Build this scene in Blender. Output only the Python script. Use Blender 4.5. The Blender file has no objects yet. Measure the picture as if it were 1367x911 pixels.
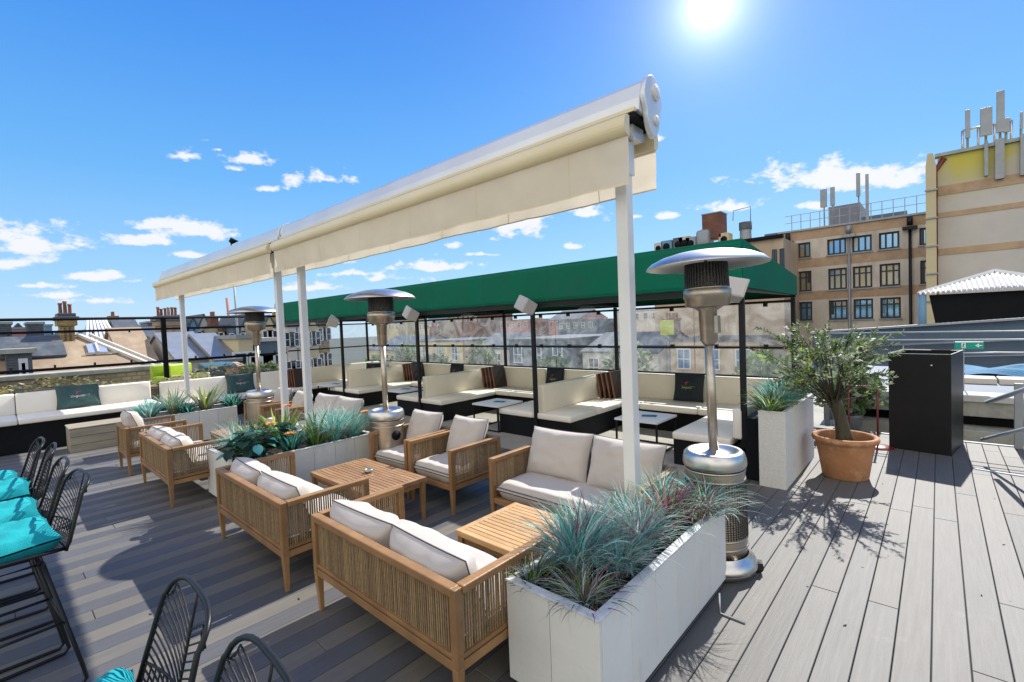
import bpy, math, random
from mathutils import Vector, Matrix, noise
random.seed(7)
R = math.radians
scene = bpy.context.scene
col = scene.collection
# ---------------------------------------------------------------- camera
H = 1.8; FPX = 628.35; CX, CY = 683.5, 455.5
yaw, pitch, roll = R(-42.198), R(-2.098), R(-2.234)
_f = Vector((math.sin(yaw)*math.cos(pitch), math.cos(yaw)*math.cos(pitch), math.sin(pitch)))
_r = Vector((math.cos(yaw), -math.sin(yaw), 0)); _u = _r.cross(_f)
cr_, sr_ = math.cos(roll), math.sin(roll)
CR = cr_*_r + sr_*_u; CU = -sr_*_r + cr_*_u; CF = _f
cam = bpy.data.cameras.new('camera'); cam.sensor_width = 36; cam.lens = FPX/1367*36
cam.clip_end = 3000; cam.clip_start = .05
co = bpy.data.objects.new('camera', cam); col.objects.link(co)
mw = Matrix.Identity(4)
for i in range(3):
    mw[i][0] = CR[i]; mw[i][1] = CU[i]; mw[i][2] = -CF[i]
mw[2][3] = H
co.matrix_world = mw
scene.camera = co
def ray(px, py): return CR*((px-CX)/FPX) + CU*((CY-py)/FPX) + CF
def at(px, py, X=None, Y=None, Z=None):
    d = ray(px, py)
    t = X/d.x if X is not None else (Y/d.y if Y is not None else (Z-H)/d.z)
    return Vector((0, 0, H)) + d*t
# ---------------------------------------------------------------- materials
def lin(c):
    return tuple((x/12.92 if x <= .04045 else ((x+.055)/1.055)**2.4) for x in c)
def newmat(name):
    m = bpy.data.materials.new(name); m.use_nodes = True
    nt = m.node_tree; b = nt.nodes['Principled BSDF']
    return m, nt, b
def N(nt, t, **kw):
    n = nt.nodes.new(t)
    for k, v in kw.items():
        if k in n.inputs.keys(): n.inputs[k].default_value = v
        else: setattr(n, k, v)
    return n
def mix(nt, fac, a, b, blend='MIX'):
    n = nt.nodes.new('ShaderNodeMix'); n.data_type = 'RGBA'; n.blend_type = blend
    def put(sock, v):
        if hasattr(v, 'is_output') or isinstance(v, bpy.types.NodeSocket): nt.links.new(v, sock)
        elif isinstance(v, (int, float)): sock.default_value = v
        else: sock.default_value = (*v, 1) if len(v) == 3 else v
    put(n.inputs[0], fac); put(n.inputs[6], a); put(n.inputs[7], b)
    return n.outputs[2]
def mat(name, c1, c2=None, rough=.6, metal=0, scale=8, stretch=(1, 1, 1), bump=0, bscale=None, island=0, spec=None, detail=5, trans=0, sheen=0, hue=0, wave=None):
    m, nt, b = newmat(name); L = nt.links
    c2 = c2 or tuple(x*.8 for x in c1)
    tc = N(nt, 'ShaderNodeTexCoord'); mp = N(nt, 'ShaderNodeMapping'); mp.inputs['Scale'].default_value = stretch
    L.new(tc.outputs['Object'], mp.inputs['Vector'])
    nz = N(nt, 'ShaderNodeTexNoise', Scale=scale, Detail=detail, Roughness=.6); L.new(mp.outputs[0], nz.inputs['Vector'])
    rp = N(nt, 'ShaderNodeMapRange'); rp.inputs[1].default_value = .3; rp.inputs[2].default_value = .7
    L.new(nz.outputs['Fac'], rp.inputs[0])
    out = mix(nt, rp.outputs[0], c1, c2)
    if island:
        g = N(nt, 'ShaderNodeNewGeometry'); hs = N(nt, 'ShaderNodeHueSaturation')
        mr = N(nt, 'ShaderNodeMapRange'); mr.inputs[3].default_value = 1-island; mr.inputs[4].default_value = 1+island
        L.new(g.outputs['Random Per Island'], mr.inputs[0]); L.new(mr.outputs[0], hs.inputs['Value'])
        if hue:
            w = N(nt, 'ShaderNodeTexWhiteNoise', noise_dimensions='1D'); L.new(g.outputs['Random Per Island'], w.inputs['W'])
            mh = N(nt, 'ShaderNodeMapRange'); mh.inputs[3].default_value = .5-hue; mh.inputs[4].default_value = .5+hue
            L.new(w.outputs['Value'], mh.inputs[0]); L.new(mh.outputs[0], hs.inputs['Hue'])
        L.new(out, hs.inputs['Color']); out = hs.outputs[0]
    L.new(out, b.inputs['Base Color'])
    b.inputs['Roughness'].default_value = rough; b.inputs['Metallic'].default_value = metal
    if spec is not None: b.inputs['Specular IOR Level'].default_value = spec
    if sheen: b.inputs['Sheen Weight'].default_value = sheen
    if bump:
        n2 = N(nt, 'ShaderNodeTexNoise', Scale=bscale or scale*6, Detail=4); L.new(mp.outputs[0], n2.inputs['Vector'])
        bp = N(nt, 'ShaderNodeBump', Strength=bump, Distance=.02); L.new(n2.outputs['Fac'], bp.inputs['Height'])
        if wave:
            wv = N(nt, 'ShaderNodeTexWave', Scale=wave[0]); wv.bands_direction = wave[1]; L.new(tc.outputs['Object'], wv.inputs['Vector'])
            b2 = N(nt, 'ShaderNodeBump', Strength=wave[2], Distance=.02); L.new(wv.outputs['Fac'], b2.inputs['Height']); L.new(bp.outputs[0], b2.inputs['Normal']); bp = b2
        L.new(bp.outputs[0], b.inputs['Normal'])
    if trans:
        tl = N(nt, 'ShaderNodeBsdfTranslucent'); L.new(out, tl.inputs['Color']); ms = N(nt, 'ShaderNodeMixShader', Fac=trans)
        L.new(b.outputs[0], ms.inputs[1]); L.new(tl.outputs[0], ms.inputs[2])
        L.new(ms.outputs[0], nt.nodes['Material Output'].inputs[0])
    return m
M = {}
def brickmat(name, c1, c2, mortar, sc=1., w=.24, h=.08):
    m, nt, b = newmat(name); L = nt.links
    tc = N(nt, 'ShaderNodeTexCoord'); sp = N(nt, 'ShaderNodeSeparateXYZ'); L.new(tc.outputs['Object'], sp.inputs[0])
    ad = N(nt, 'ShaderNodeMath', operation='ADD'); L.new(sp.outputs[0], ad.inputs[0]); L.new(sp.outputs[1], ad.inputs[1])
    cb = N(nt, 'ShaderNodeCombineXYZ'); L.new(ad.outputs[0], cb.inputs[0]); L.new(sp.outputs[2], cb.inputs[1])
    br = N(nt, 'ShaderNodeTexBrick', Scale=1.); br.inputs['Brick Width'].default_value = w; br.inputs['Row Height'].default_value = h
    br.inputs['Mortar Size'].default_value = .008*sc; br.inputs['Color1'].default_value = (*c1, 1); br.inputs['Color2'].default_value = (*c2, 1); br.inputs['Mortar'].default_value = (*mortar, 1)
    L.new(cb.outputs[0], br.inputs['Vector'])
    nz = N(nt, 'ShaderNodeTexNoise', Scale=1.3, Detail=6); L.new(tc.outputs['Object'], nz.inputs['Vector'])
    o = mix(nt, .55, br.outputs['Color'], nz.outputs['Fac'], 'OVERLAY')
    L.new(o, b.inputs['Base Color']); b.inputs['Roughness'].default_value = .9
    bp = N(nt, 'ShaderNodeBump', Strength=.4, Distance=.02); L.new(br.outputs['Fac'], bp.inputs['Height']); bp.invert = True; L.new(bp.outputs[0], b.inputs['Normal'])
    return m
M['wood'] = mat('acacia_wood', (.32, .175, .07), (.20, .105, .04), .5, scale=5, stretch=(1, 1, 1), bump=.12, bscale=60, island=.12)
M['wood_top'] = mat('pale_teak', (.52, .33, .16), (.40, .235, .10), .5, scale=9, stretch=(.3, 2, 2), bump=.15, bscale=50, island=.14)
M['wood_dark'] = mat('oiled_teak', (.34, .20, .10), (.22, .12, .06), .45, scale=9, stretch=(.3, 2, 2), bump=.15, bscale=50, island=.14)
M['cord'] = mat('tan_cord', (.33, .225, .12), (.22, .145, .07), .85, scale=40, bump=.4, bscale=300, island=.25)
M['grey_fabric'] = mat('grey_fabric', (.50, .455, .41), (.45, .41, .37), .95, scale=3, bump=.25, bscale=350, sheen=.2)
M['piping'] = mat('piping', (.10, .10, .11), (.06, .06, .07), .8, scale=20)
M['beige'] = mat('beige_vinyl', (.76, .69, .55), (.69, .62, .49), .6, scale=2.5, bump=.08, bscale=40)
M['ivory'] = mat('ivory_vinyl', (.82, .77, .67), (.76, .71, .61), .55, scale=2.5, bump=.08, bscale=40)
M['rattan'] = mat('black_rattan', (.010, .010, .011), (.004, .004, .005), .55, scale=30, bump=.5, bscale=50, wave=(28, 'Z', .9))
M['rattan'].node_tree.nodes['Principled BSDF'].inputs['Specular IOR Level'].default_value = .3
M['white_post'] = mat('white_powder_coat', (.72, .72, .70), (.62, .62, .60), .4, scale=2, bump=.02)
M['cassette'] = mat('cassette_white', (.70, .72, .74), (.60, .62, .64), .3, metal=.3, scale=1.5)
M['cream_bar'] = mat('cream_bar', (.74, .64, .42), (.68, .58, .36), .35, scale=1.5)
M['cream_cloth'] = mat('cream_canvas', (.82, .745, .61), (.76, .68, .54), .9, scale=1.6, bump=.3, bscale=7, trans=.35)
M['steel'] = mat('stainless_steel', (.52, .46, .37), (.40, .35, .28), .38, metal=1, scale=3, stretch=(1, 1, 6), bump=.02, bscale=20)
M['steel_bright'] = mat('bright_aluminium', (.66, .65, .62), (.54, .53, .51), .34, metal=1, scale=4)
M['steel_dark'] = mat('burner_mesh', (.10, .095, .09), (.05, .05, .045), .4, metal=.8, scale=60, bump=.6, bscale=90)
M['black'] = mat('black_metal', (.006, .007, .008), (.010, .010, .012), .42, scale=5, spec=.3)
M['black_matt'] = mat('black_matt', (.005, .006, .007), (.008, .008, .010), .7, scale=5, spec=.15)
M['rubber'] = mat('rubber', (.015, .015, .015), None, .7)
M['green'] = mat('green_canvas', (.0, .19, .11), (.0, .165, .095), .75, scale=1.2, bump=.15, bscale=6, spec=.25, trans=.25)
M['turquoise'] = mat('turquoise_cloth', (.0, .33, .36), (.0, .26, .29), .95, scale=5, bump=.35, bscale=240)
M['green_cushion'] = mat('dark_green_cloth', (.035, .085, .085), (.03, .07, .07), .9, scale=4, bump=.2, bscale=200)
M['navy_cushion'] = mat('blackish_cloth', (.012, .018, .022), (.016, .022, .028), .9, scale=4, bump=.2, bscale=200)
M['pink'] = mat('pink_print', (.60, .03, .13), None, .8)
M['white_print'] = mat('white_print', (.75, .78, .78), None, .8)
M['lime_print'] = mat('lime_print', (.42, .50, .18), None, .8)
M['terracotta'] = mat('terracotta', (.43, .20, .09), (.32, .145, .06), .75, scale=5, bump=.25, bscale=30)
M['soil'] = mat('soil', (.03, .02, .014), (.012, .009, .007), 1, scale=30, bump=1, bscale=60)
M['white_box'] = mat('white_boards', (.66, .66, .62), (.58, .58, .54), .55, scale=2.2, bump=.1, bscale=30, island=.06)
def stain(m, col_, sc, lo, hi, amt, st=(1, 1, 1)):
    nt = m.node_tree; b = nt.nodes['Principled BSDF']; src = b.inputs['Base Color'].links[0].from_socket
    tc = N(nt, 'ShaderNodeTexCoord'); mp = N(nt, 'ShaderNodeMapping'); mp.inputs['Scale'].default_value = st; mp.inputs['Location'].default_value = (3.1, 7.7, 1.3); nt.links.new(tc.outputs['Object'], mp.inputs[0])
    nz = N(nt, 'ShaderNodeTexNoise', Scale=sc, Detail=8, Roughness=.7); nt.links.new(mp.outputs[0], nz.inputs['Vector'])
    r = N(nt, 'ShaderNodeMapRange'); r.inputs[1].default_value = lo; r.inputs[2].default_value = hi; r.inputs[4].default_value = amt; nt.links.new(nz.outputs['Fac'], r.inputs[0])
    nt.links.new(mix(nt, r.outputs[0], src, col_), b.inputs['Base Color'])
stain(M['white_box'], (.30, .28, .22), 3, .58, .8, .5, (2, 2, .5))
M['white_rim'] = mat('weathered_rim', (.62, .63, .62), (.42, .44, .45), .5, scale=14, bump=.2, bscale=40)
M['pebble'] = mat('textured_white', (.68, .67, .62), (.60, .585, .54), .75, scale=30, bump=.5, bscale=90)
M['bark'] = mat('bark', (.09, .075, .05), (.04, .045, .025), .95, scale=12, stretch=(2, 2, .5), bump=1, bscale=30)
def leaf(name, c1, c2, hue=.02): return mat(name, c1, c2, .55, scale=3, island=.42, trans=.38, hue=hue)
M['teal_leaf'] = leaf('teal_leaf', (.16, .50, .42), (.06, .32, .26), .03)
M['silver_leaf'] = leaf('silver_leaf', (.55, .62, .58), (.32, .46, .43), .03)
M['purple_leaf'] = leaf('purple_leaf', (.30, .10, .13), (.17, .06, .08), .03)
M['lime_leaf'] = leaf('lime_leaf', (.33, .46, .06), (.18, .30, .04))
M['green_leaf'] = leaf('green_leaf', (.10, .19, .045), (.045, .10, .025))
M['dark_leaf'] = leaf('dark_leaf', (.02, .075, .045), (.012, .04, .028))
M['olive_leaf'] = leaf('olive_leaf', (.34, .38, .24), (.16, .20, .12), .02)
M['flower'] = mat('orange_flower', (.75, .28, .02), (.6, .16, .02), .7, island=.2)
M['yellow_leaf'] = leaf('yellow_leaf', (.33, .27, .06), (.14, .14, .04), .04)
M['menu'] = mat('brown_board', (.035, .02, .015), (.02, .012, .01), .5, scale=5)
M['menu_edge'] = mat('copper_edge', (.25, .10, .05), (.15, .06, .03), .5, scale=12)
M['table_white'] = mat('white_laminate', (.70, .70, .69), (.63, .63, .62), .35, scale=2)
M['tile'] = mat('beige_tile', (.36, .33, .28), (.28, .26, .22), .6, scale=3, bump=.1)
M['speaker'] = mat('speaker_plastic', (.52, .49, .46), (.46, .43, .41), .5, scale=3)
M['concrete'] = mat('concrete', (.42, .41, .35), (.30, .30, .26), .9, scale=2, bump=.3)
M['ground'] = mat('town_ground', (.10, .10, .09), (.06, .075, .05), 1, scale=.05)
M['sign_green'] = mat('sign_green', (.0, .30, .22), (.0, .26, .2), .4)
M['red'] = mat('dark_red_metal', (.16, .012, .012), None, .4)
M['lime_plastic'] = mat('lime_plastic', (.36, .52, .02), (.28, .42, .02), .45)
M['teal_plastic'] = mat('slate_blue_plastic', (.06, .13, .17), (.04, .10, .13), .45)
M['tan_plastic'] = mat('tan_plastic', (.42, .30, .22), None, .6)
M['tarp'] = mat('blue_tarp', (.01, .16, .30), (.01, .12, .24), .8, scale=6, bump=.6)
# buildings
M['stone'] = brickmat('yellow_stone', (.36, .29, .17), (.26, .21, .13), (.20, .17, .12), 2, .22, .11)
M['brown_render'] = mat('brown_render', (.33, .245, .165), (.26, .19, .13), .95, scale=1.2, bump=.3, bscale=20)
M['brick'] = brickmat('red_brick', (.20, .075, .045), (.14, .05, .035), (.16, .12, .09))
M['yellow_brick'] = brickmat('stock_brick', (.34, .24, .10), (.24, .16, .07), (.16, .12, .08))
M['slate'] = mat('slate', (.085, .10, .115), (.055, .065, .08), .6, scale=2.5, bump=.4, bscale=14, wave=(4, 'Z', .4))
M['pot'] = mat('chimney_pot', (.30, .11, .06), (.20, .075, .045), .9, scale=5)
M['tan_wall'] = mat('tan_render', (.52, .41, .29), (.40, .30, .21), .95, scale=.5, bump=.15, bscale=5)
M['grey_wall'] = mat('grey_render', (.68, .61, .52), (.52, .46, .39), .95, scale=.45, bump=.15, bscale=5)
M['cream_wall'] = mat('cream_render', (.56, .48, .30), (.48, .41, .26), .95, scale=.4)
M['pale_wall'] = mat('pale_render', (.55, .53, .48), (.46, .45, .42), .95, scale=.5)
M['pink_wall'] = mat('pink_render', (.45, .25, .22), (.38, .2, .18), .95, scale=.5)
M['blue_wall'] = mat('blue_render', (.16, .30, .42), (.12, .24, .35), .9, scale=.5)
M['blue_grey'] = mat('blue_grey_panel', (.10, .145, .19), (.07, .10, .14), .7, scale=1.2, bump=.2)
M['metal_grey'] = mat('grey_sheet_metal', (.30, .32, .34), (.22, .24, .26), .45, metal=.4, scale=2)
M['roof_white'] = mat('corrugated_white', (.60, .58, .57), (.5, .49, .49), .5, scale=1.5)
M['band'] = mat('brown_band', (.48, .34, .22), (.42, .29, .19), .95, scale=.7)
M['frame_dark'] = mat('dark_frame', (.02, .025, .03), None, .5)
M['frame_white'] = mat('white_frame', (.7, .7, .7), None, .5)
def panemat(name, c, metal, rough=.06):
    return mat(name, c, tuple(x*.7 for x in c), rough, metal=metal, scale=.6, bump=.02, bscale=2)
M['pane_blue'] = panemat('blue_window_glass', (.22, .40, .60), .75)
M['pane_dark'] = panemat('dark_window_glass', (.06, .09, .11), .5)
M['pane_warm'] = panemat('warm_window_glass', (.42, .36, .26), .35)
M['skylight'] = panemat('skylight_glass', (.55, .60, .66), .4, .2)
stain(M['tan_wall'], (.22, .16, .11), .8, .52, .72, .6, (1, 1, .35)); stain(M['grey_wall'], (.26, .21, .16), .7, .5, .72, .6, (1, 1, .3)); stain(M['brown_render'], (.42, .34, .22), 1.6, .5, .66, .6)
stain(M['band'], (.26, .17, .11), 1.5, .45, .7, .6); stain(M['pale_wall'], (.30, .27, .22), .9, .52, .72, .6, (1, 1, .4)); stain(M['terracotta'], (.62, .38, .22), 6, .52, .7, .6); stain(M['slate'], (.16, .17, .13), 2.2, .5, .7, .7)
stain(M['concrete'], (.16, .16, .12), 2, .5, .7, .7); stain(M['green'], (.02, .13, .085), 1.1, .45, .75, .7)
# stained tower wall: yellow lichen streaks near the top
def towermat():
    m, nt, b = newmat('stained_render'); L = nt.links
    tc = N(nt, 'ShaderNodeTexCoord'); sp = N(nt, 'ShaderNodeSeparateXYZ'); L.new(tc.outputs['Object'], sp.inputs[0])
    nz = N(nt, 'ShaderNodeTexNoise', Scale=.5, Detail=8, Roughness=.65); L.new(tc.outputs['Object'], nz.inputs['Vector'])
    base = mix(nt, nz.outputs['Fac'], (.62, .58, .53), (.38, .36, .34))
    a = N(nt, 'ShaderNodeMapRange'); a.inputs[1].default_value = -2.4; a.inputs[2].default_value = -.5; L.new(sp.outputs[2], a.inputs[0])
    n2 = N(nt, 'ShaderNodeTexNoise', Scale=.4, Detail=5); L.new(tc.outputs['Object'], n2.inputs['Vector'])
    r2 = N(nt, 'ShaderNodeMapRange'); r2.inputs[1].default_value = .30; r2.inputs[2].default_value = .50; L.new(n2.outputs['Fac'], r2.inputs[0])
    mu = N(nt, 'ShaderNodeMath', operation='MULTIPLY'); L.new(a.outputs[0], mu.inputs[0]); L.new(r2.outputs[0], mu.inputs[1])
    o = mix(nt, mu.outputs[0], base, (.52, .46, .09)); L.new(o, b.inputs['Base Color']); b.inputs['Roughness'].default_value = .95
    return m
M['tower'] = towermat()
def pvcmat():
    m, nt, b = newmat('clear_pvc_film'); L = nt.links
    tc = N(nt, 'ShaderNodeTexCoord')
    nz = N(nt, 'ShaderNodeTexNoise', Scale=2.2, Detail=2, Distortion=2.2); L.new(tc.outputs['Object'], nz.inputs['Vector'])
    bp = N(nt, 'ShaderNodeBump', Strength=.6, Distance=.12); L.new(nz.outputs['Fac'], bp.inputs['Height'])
    gl = N(nt, 'ShaderNodeBsdfGlossy', Roughness=.12, Color=(.9, .95, 1, 1)); L.new(bp.outputs[0], gl.inputs['Normal'])
    df = N(nt, 'ShaderNodeBsdfTranslucent', Color=(.85, .88, .88, 1)); tr = N(nt, 'ShaderNodeBsdfTransparent', Color=(.93, .96, .96, 1))
    m1 = N(nt, 'ShaderNodeMixShader', Fac=.72); L.new(gl.outputs[0], m1.inputs[1]); L.new(df.outputs[0], m1.inputs[2])
    rp = N(nt, 'ShaderNodeMapRange'); rp.inputs[1].default_value = .35; rp.inputs[2].default_value = .7; rp.inputs[3].default_value = .05; rp.inputs[4].default_value = .20
    L.new(nz.outputs['Fac'], rp.inputs[0])
    m2 = N(nt, 'ShaderNodeMixShader'); L.new(rp.outputs[0], m2.inputs[0]); L.new(tr.outputs[0], m2.inputs[1]); L.new(m1.outputs[0], m2.inputs[2])
    L.new(m2.outputs[0], nt.nodes['Material Output'].inputs[0]); return m
M['pvc'] = pvcmat()
def deckmat():
    m, nt, b = newmat('composite_deck_boards'); L = nt.links
    tc = N(nt, 'ShaderNodeTexCoord'); mp = N(nt, 'ShaderNodeMapping'); mp.inputs['Scale'].default_value = (14, .8, 1)
    L.new(tc.outputs['Object'], mp.inputs[0])
    nz = N(nt, 'ShaderNodeTexNoise', Scale=3, Detail=7, Roughness=.65); L.new(mp.outputs[0], nz.inputs['Vector'])
    at_ = N(nt, 'ShaderNodeAttribute', attribute_name='tone')
    n3 = N(nt, 'ShaderNodeTexNoise', Scale=.7, Detail=4); L.new(tc.outputs['Object'], n3.inputs['Vector'])
    c = mix(nt, nz.outputs['Fac'], (.070, .069, .068), (.150, .146, .140))
    c = mix(nt, 1., c, at_.outputs['Color'], 'MULTIPLY')
    r3 = N(nt, 'ShaderNodeMapRange'); r3.inputs[3].default_value = .82; r3.inputs[4].default_value = 1.18; L.new(n3.outputs['Fac'], r3.inputs[0])
    vm = N(nt, 'ShaderNodeVectorMath', operation='SCALE'); L.new(c, vm.inputs[0]); L.new(r3.outputs[0], vm.inputs['Scale'])
    n4 = N(nt, 'ShaderNodeTexNoise', Scale=2.1, Detail=8, Roughness=.75); L.new(tc.outputs['Object'], n4.inputs['Vector'])
    r4 = N(nt, 'ShaderNodeMapRange'); r4.inputs[1].default_value = .6; r4.inputs[2].default_value = .75; r4.inputs[4].default_value = .35; L.new(n4.outputs['Fac'], r4.inputs[0])
    c2 = mix(nt, r4.outputs[0], vm.outputs[0], (.24, .23, .21))
    L.new(c2, b.inputs['Base Color'])
    rr = N(nt, 'ShaderNodeMapRange'); rr.inputs[3].default_value = .50; rr.inputs[4].default_value = .70; b.inputs['Specular IOR Level'].default_value = .4; L.new(nz.outputs['Fac'], rr.inputs[0]); L.new(rr.outputs[0], b.inputs['Roughness'])
    bp = N(nt, 'ShaderNodeBump', Strength=.35, Distance=.006); L.new(nz.outputs['Fac'], bp.inputs['Height'])
    L.new(bp.outputs[0], b.inputs['Normal']); return m
M['deck'] = deckmat()
# ---------------------------------------------------------------- mesh builder
class MB:
    def __init__(s, T=None): s.v = []; s.f = []; s.mi = []; s.sm = []; s.T = T or Matrix.Identity(4)
    def add(s, vs, fs, mi=0, sm=False):
        o = len(s.v); s.v += [tuple(s.T @ Vector(p)) for p in vs]
        for f in fs: s.f.append([i+o for i in f]); s.mi.append(mi); s.sm.append(sm)
        return s
    def box(s, x0, x1, y0, y1, z0, z1, mi=0):
        return s.add([(x0, y0, z0), (x1, y0, z0), (x1, y1, z0), (x0, y1, z0), (x0, y0, z1), (x1, y0, z1), (x1, y1, z1), (x0, y1, z1)],
                     [(0, 3, 2, 1), (4, 5, 6, 7), (0, 1, 5, 4), (1, 2, 6, 5), (2, 3, 7, 6), (3, 0, 4, 7)], mi)
    def bar(s, p, q, w, h, mi=0, up=(0, 0, 1), w2=None, h2=None):
        p, q = Vector(p), Vector(q); d = (q-p).normalized(); up = Vector(up)
        if abs(d.dot(up)) > .98: up = Vector((0, 1, 0))
        a = d.cross(up).normalized(); b = a.cross(d)
        w2 = w2 or w; h2 = h2 or h; vs = []
        for c, ww, hh in ((p, w, h), (q, w2, h2)):
            for i, j in ((-1, -1), (1, -1), (1, 1), (-1, 1)): vs.append(c + a*(i*ww/2) + b*(j*hh/2))
        return s.add(vs, [(0, 1, 2, 3), (4, 7, 6, 5), (0, 4, 5, 1), (1, 5, 6, 2), (2, 6, 7, 3), (3, 7, 4, 0)], mi)
    def tube(s, pts, r, n=8, mi=0, closed=False):
        pts = [Vector(p) for p in pts]; m = len(pts); rs = r if isinstance(r, (list, tuple)) else [r]*m
        vs = []; prev = None
        for i, p in enumerate(pts):
            if closed: d = (pts[(i+1) % m]-pts[i-1])
            else: d = pts[min(i+1, m-1)]-pts[max(i-1, 0)]
            if d.length < 1e-9: d = Vector((0, 0, 1))
            d.normalize()
            if prev is None:
                a = d.cross(Vector((0, 0, 1)) if abs(d.z) < .9 else Vector((1, 0, 0))).normalized()
            else:
                a = prev - d*prev.dot(d)
                a = a.normalized() if a.length > 1e-6 else d.orthogonal().normalized()
            prev = a; b = d.cross(a)
            for k in range(n):
                t = 2*math.pi*k/n; vs.append(p + (a*math.cos(t)+b*math.sin(t))*rs[i])
        fs = []
        for i in range(m if closed else m-1):
            j = (i+1) % m
            for k in range(n): fs.append((i*n+k, i*n+(k+1) % n, j*n+(k+1) % n, j*n+k))
        if not closed: fs.append(tuple(reversed(range(n)))); fs.append(tuple((m-1)*n+k for k in range(n)))
        return s.add(vs, fs, mi, True)
    def lathe(s, prof, n=32, c=(0, 0, 0), mi=0):
        vs = []; m = len(prof)
        for r, z in prof:
            for k in range(n):
                t = 2*math.pi*k/n; vs.append((c[0]+r*math.cos(t), c[1]+r*math.sin(t), c[2]+z))
        fs = [(i*n+k, i*n+(k+1) % n, (i+1)*n+(k+1) % n, (i+1)*n+k) for i in range(m-1) for k in range(n)]
        return s.add(vs, fs, mi, True)
    def prism(s, poly, p, axis_len, A, B, C, mi=0):
        """poly: 2D list on axes A,B from point p, extruded axis_len along C"""
        A, B, C, p = Vector(A), Vector(B), Vector(C), Vector(p); n = len(poly)
        vs = [p+A*a+B*b for a, b in poly]+[p+A*a+B*b+C*axis_len for a, b in poly]
        fs = [tuple(reversed(range(n))), tuple(range(n, 2*n))]+[(i, (i+1) % n, n+(i+1) % n, n+i) for i in range(n)]
        return s.add(vs, fs, mi)
    def poly(s, pts, mi=0): return s.add(pts, [tuple(range(len(pts)))], mi)
    def grid(s, fn, nu, nv, mi=0, sm=True):
        vs = [fn(i/nu, j/nv) for i in range(nu+1) for j in range(nv+1)]
        fs = [(i*(nv+1)+j, (i+1)*(nv+1)+j, (i+1)*(nv+1)+j+1, i*(nv+1)+j+1) for i in range(nu) for j in range(nv)]
        return s.add(vs, fs, mi, sm)
    def build(s, name, mats, parent=None, bevel=0, seg=2, solid=0, subsurf=0):
        me = bpy.data.meshes.new(name); me.from_pydata(s.v, [], s.f)
        if not isinstance(mats, (list, tuple)): mats = [mats]
        for m in mats: me.materials.append(M[m] if isinstance(m, str) else m)
        me.polygons.foreach_set('material_index', s.mi); me.polygons.foreach_set('use_smooth', s.sm); me.update()
        o = bpy.data.objects.new(name, me); col.objects.link(o)
        if parent: o.parent = parent
        if solid: md = o.modifiers.new('t', 'SOLIDIFY'); md.thickness = solid; md.offset = 0
        if bevel: md = o.modifiers.new('b', 'BEVEL'); md.width = bevel; md.segments = seg; md.limit_method = 'ANGLE'; md.angle_limit = R(40)
        if bevel and seg > 2:
            for p in me.polygons: p.use_smooth = True
        return o
def tag(o, label=None, cat=None, group=None, kind=None):
    if label: o['label'] = label
    if cat: o['category'] = cat
    if group: o['group'] = group
    if kind: o['kind'] = kind
    return o
def thing(name, label, cat, loc=(0, 0, 0), rz=0, group=None):
    o = bpy.data.objects.new(name, None); col.objects.link(o); o.location = loc; o.rotation_euler = (0, 0, rz)
    o.empty_display_size = .1
    return tag(o, label, cat, group)
def copy_tree(o, parent=None):
    c = o.copy(); col.objects.link(c)
    if parent: c.parent = parent
    for ch in list(o.children): copy_tree(ch, c)
    return c
def put(o, loc, rz=0, label=None, group=None, cat=None):
    o.location = loc; o.rotation_euler = (0, 0, rz); return tag(o, label, cat, group)
def Tm(loc=(0, 0, 0), rx=0, ry=0, rz=0):
    return Matrix.Translation(loc) @ Matrix.Rotation(rz, 4, 'Z') @ Matrix.Rotation(ry, 4, 'Y') @ Matrix.Rotation(rx, 4, 'X')
def pillow(mb, w, d, h, T, seed=0, p=5, pull=.07, wr=.012, q=.55, n=22):
    """stuffed cushion: two puffed sheets meeting in a seam"""
    old = mb.T; mb.T = old @ T
    def P(u, v, s):
        t = max(0, (1-abs(u)**p))*max(0, (1-abs(v)**p))
        x = w/2*u*(1-pull*(1-v*v)); y = d/2*v*(1-pull*(1-u*u)); z = s*h/2*t**q
        k = noise.noise(Vector((u*2.3+seed, v*2.3, s*3+seed)))*wr*2 + noise.noise(Vector((u*6+seed, v*5, seed)))*wr
        return (x, y, z+k*(t**.4) + s*.004)
    for s in (1, -1):
        mb.grid(lambda a, b: P((a*2-1)*(1 if s > 0 else -1), b*2-1, s), n, n)
    mb.T = old
def seamline(mb, w, d, T, pull=.07, r=.006, n=12):
    old = mb.T; mb.T = old @ T; pts = []
    for k in range(n): u = -1+2*k/n; pts.append((w/2*u, -d/2*(1-pull*(1-u*u)), 0))
    for k in range(n): v = -1+2*k/n; pts.append((w/2*(1-pull*(1-v*v)), d/2*v, 0))
    for k in range(n): u = 1-2*k/n; pts.append((w/2*u, d/2*(1-pull*(1-u*u)), 0))
    for k in range(n): v = 1-2*k/n; pts.append((-w/2*(1-pull*(1-v*v)), d/2*v, 0))
    mb.tube(pts, r, 6, closed=True); mb.T = old
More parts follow.
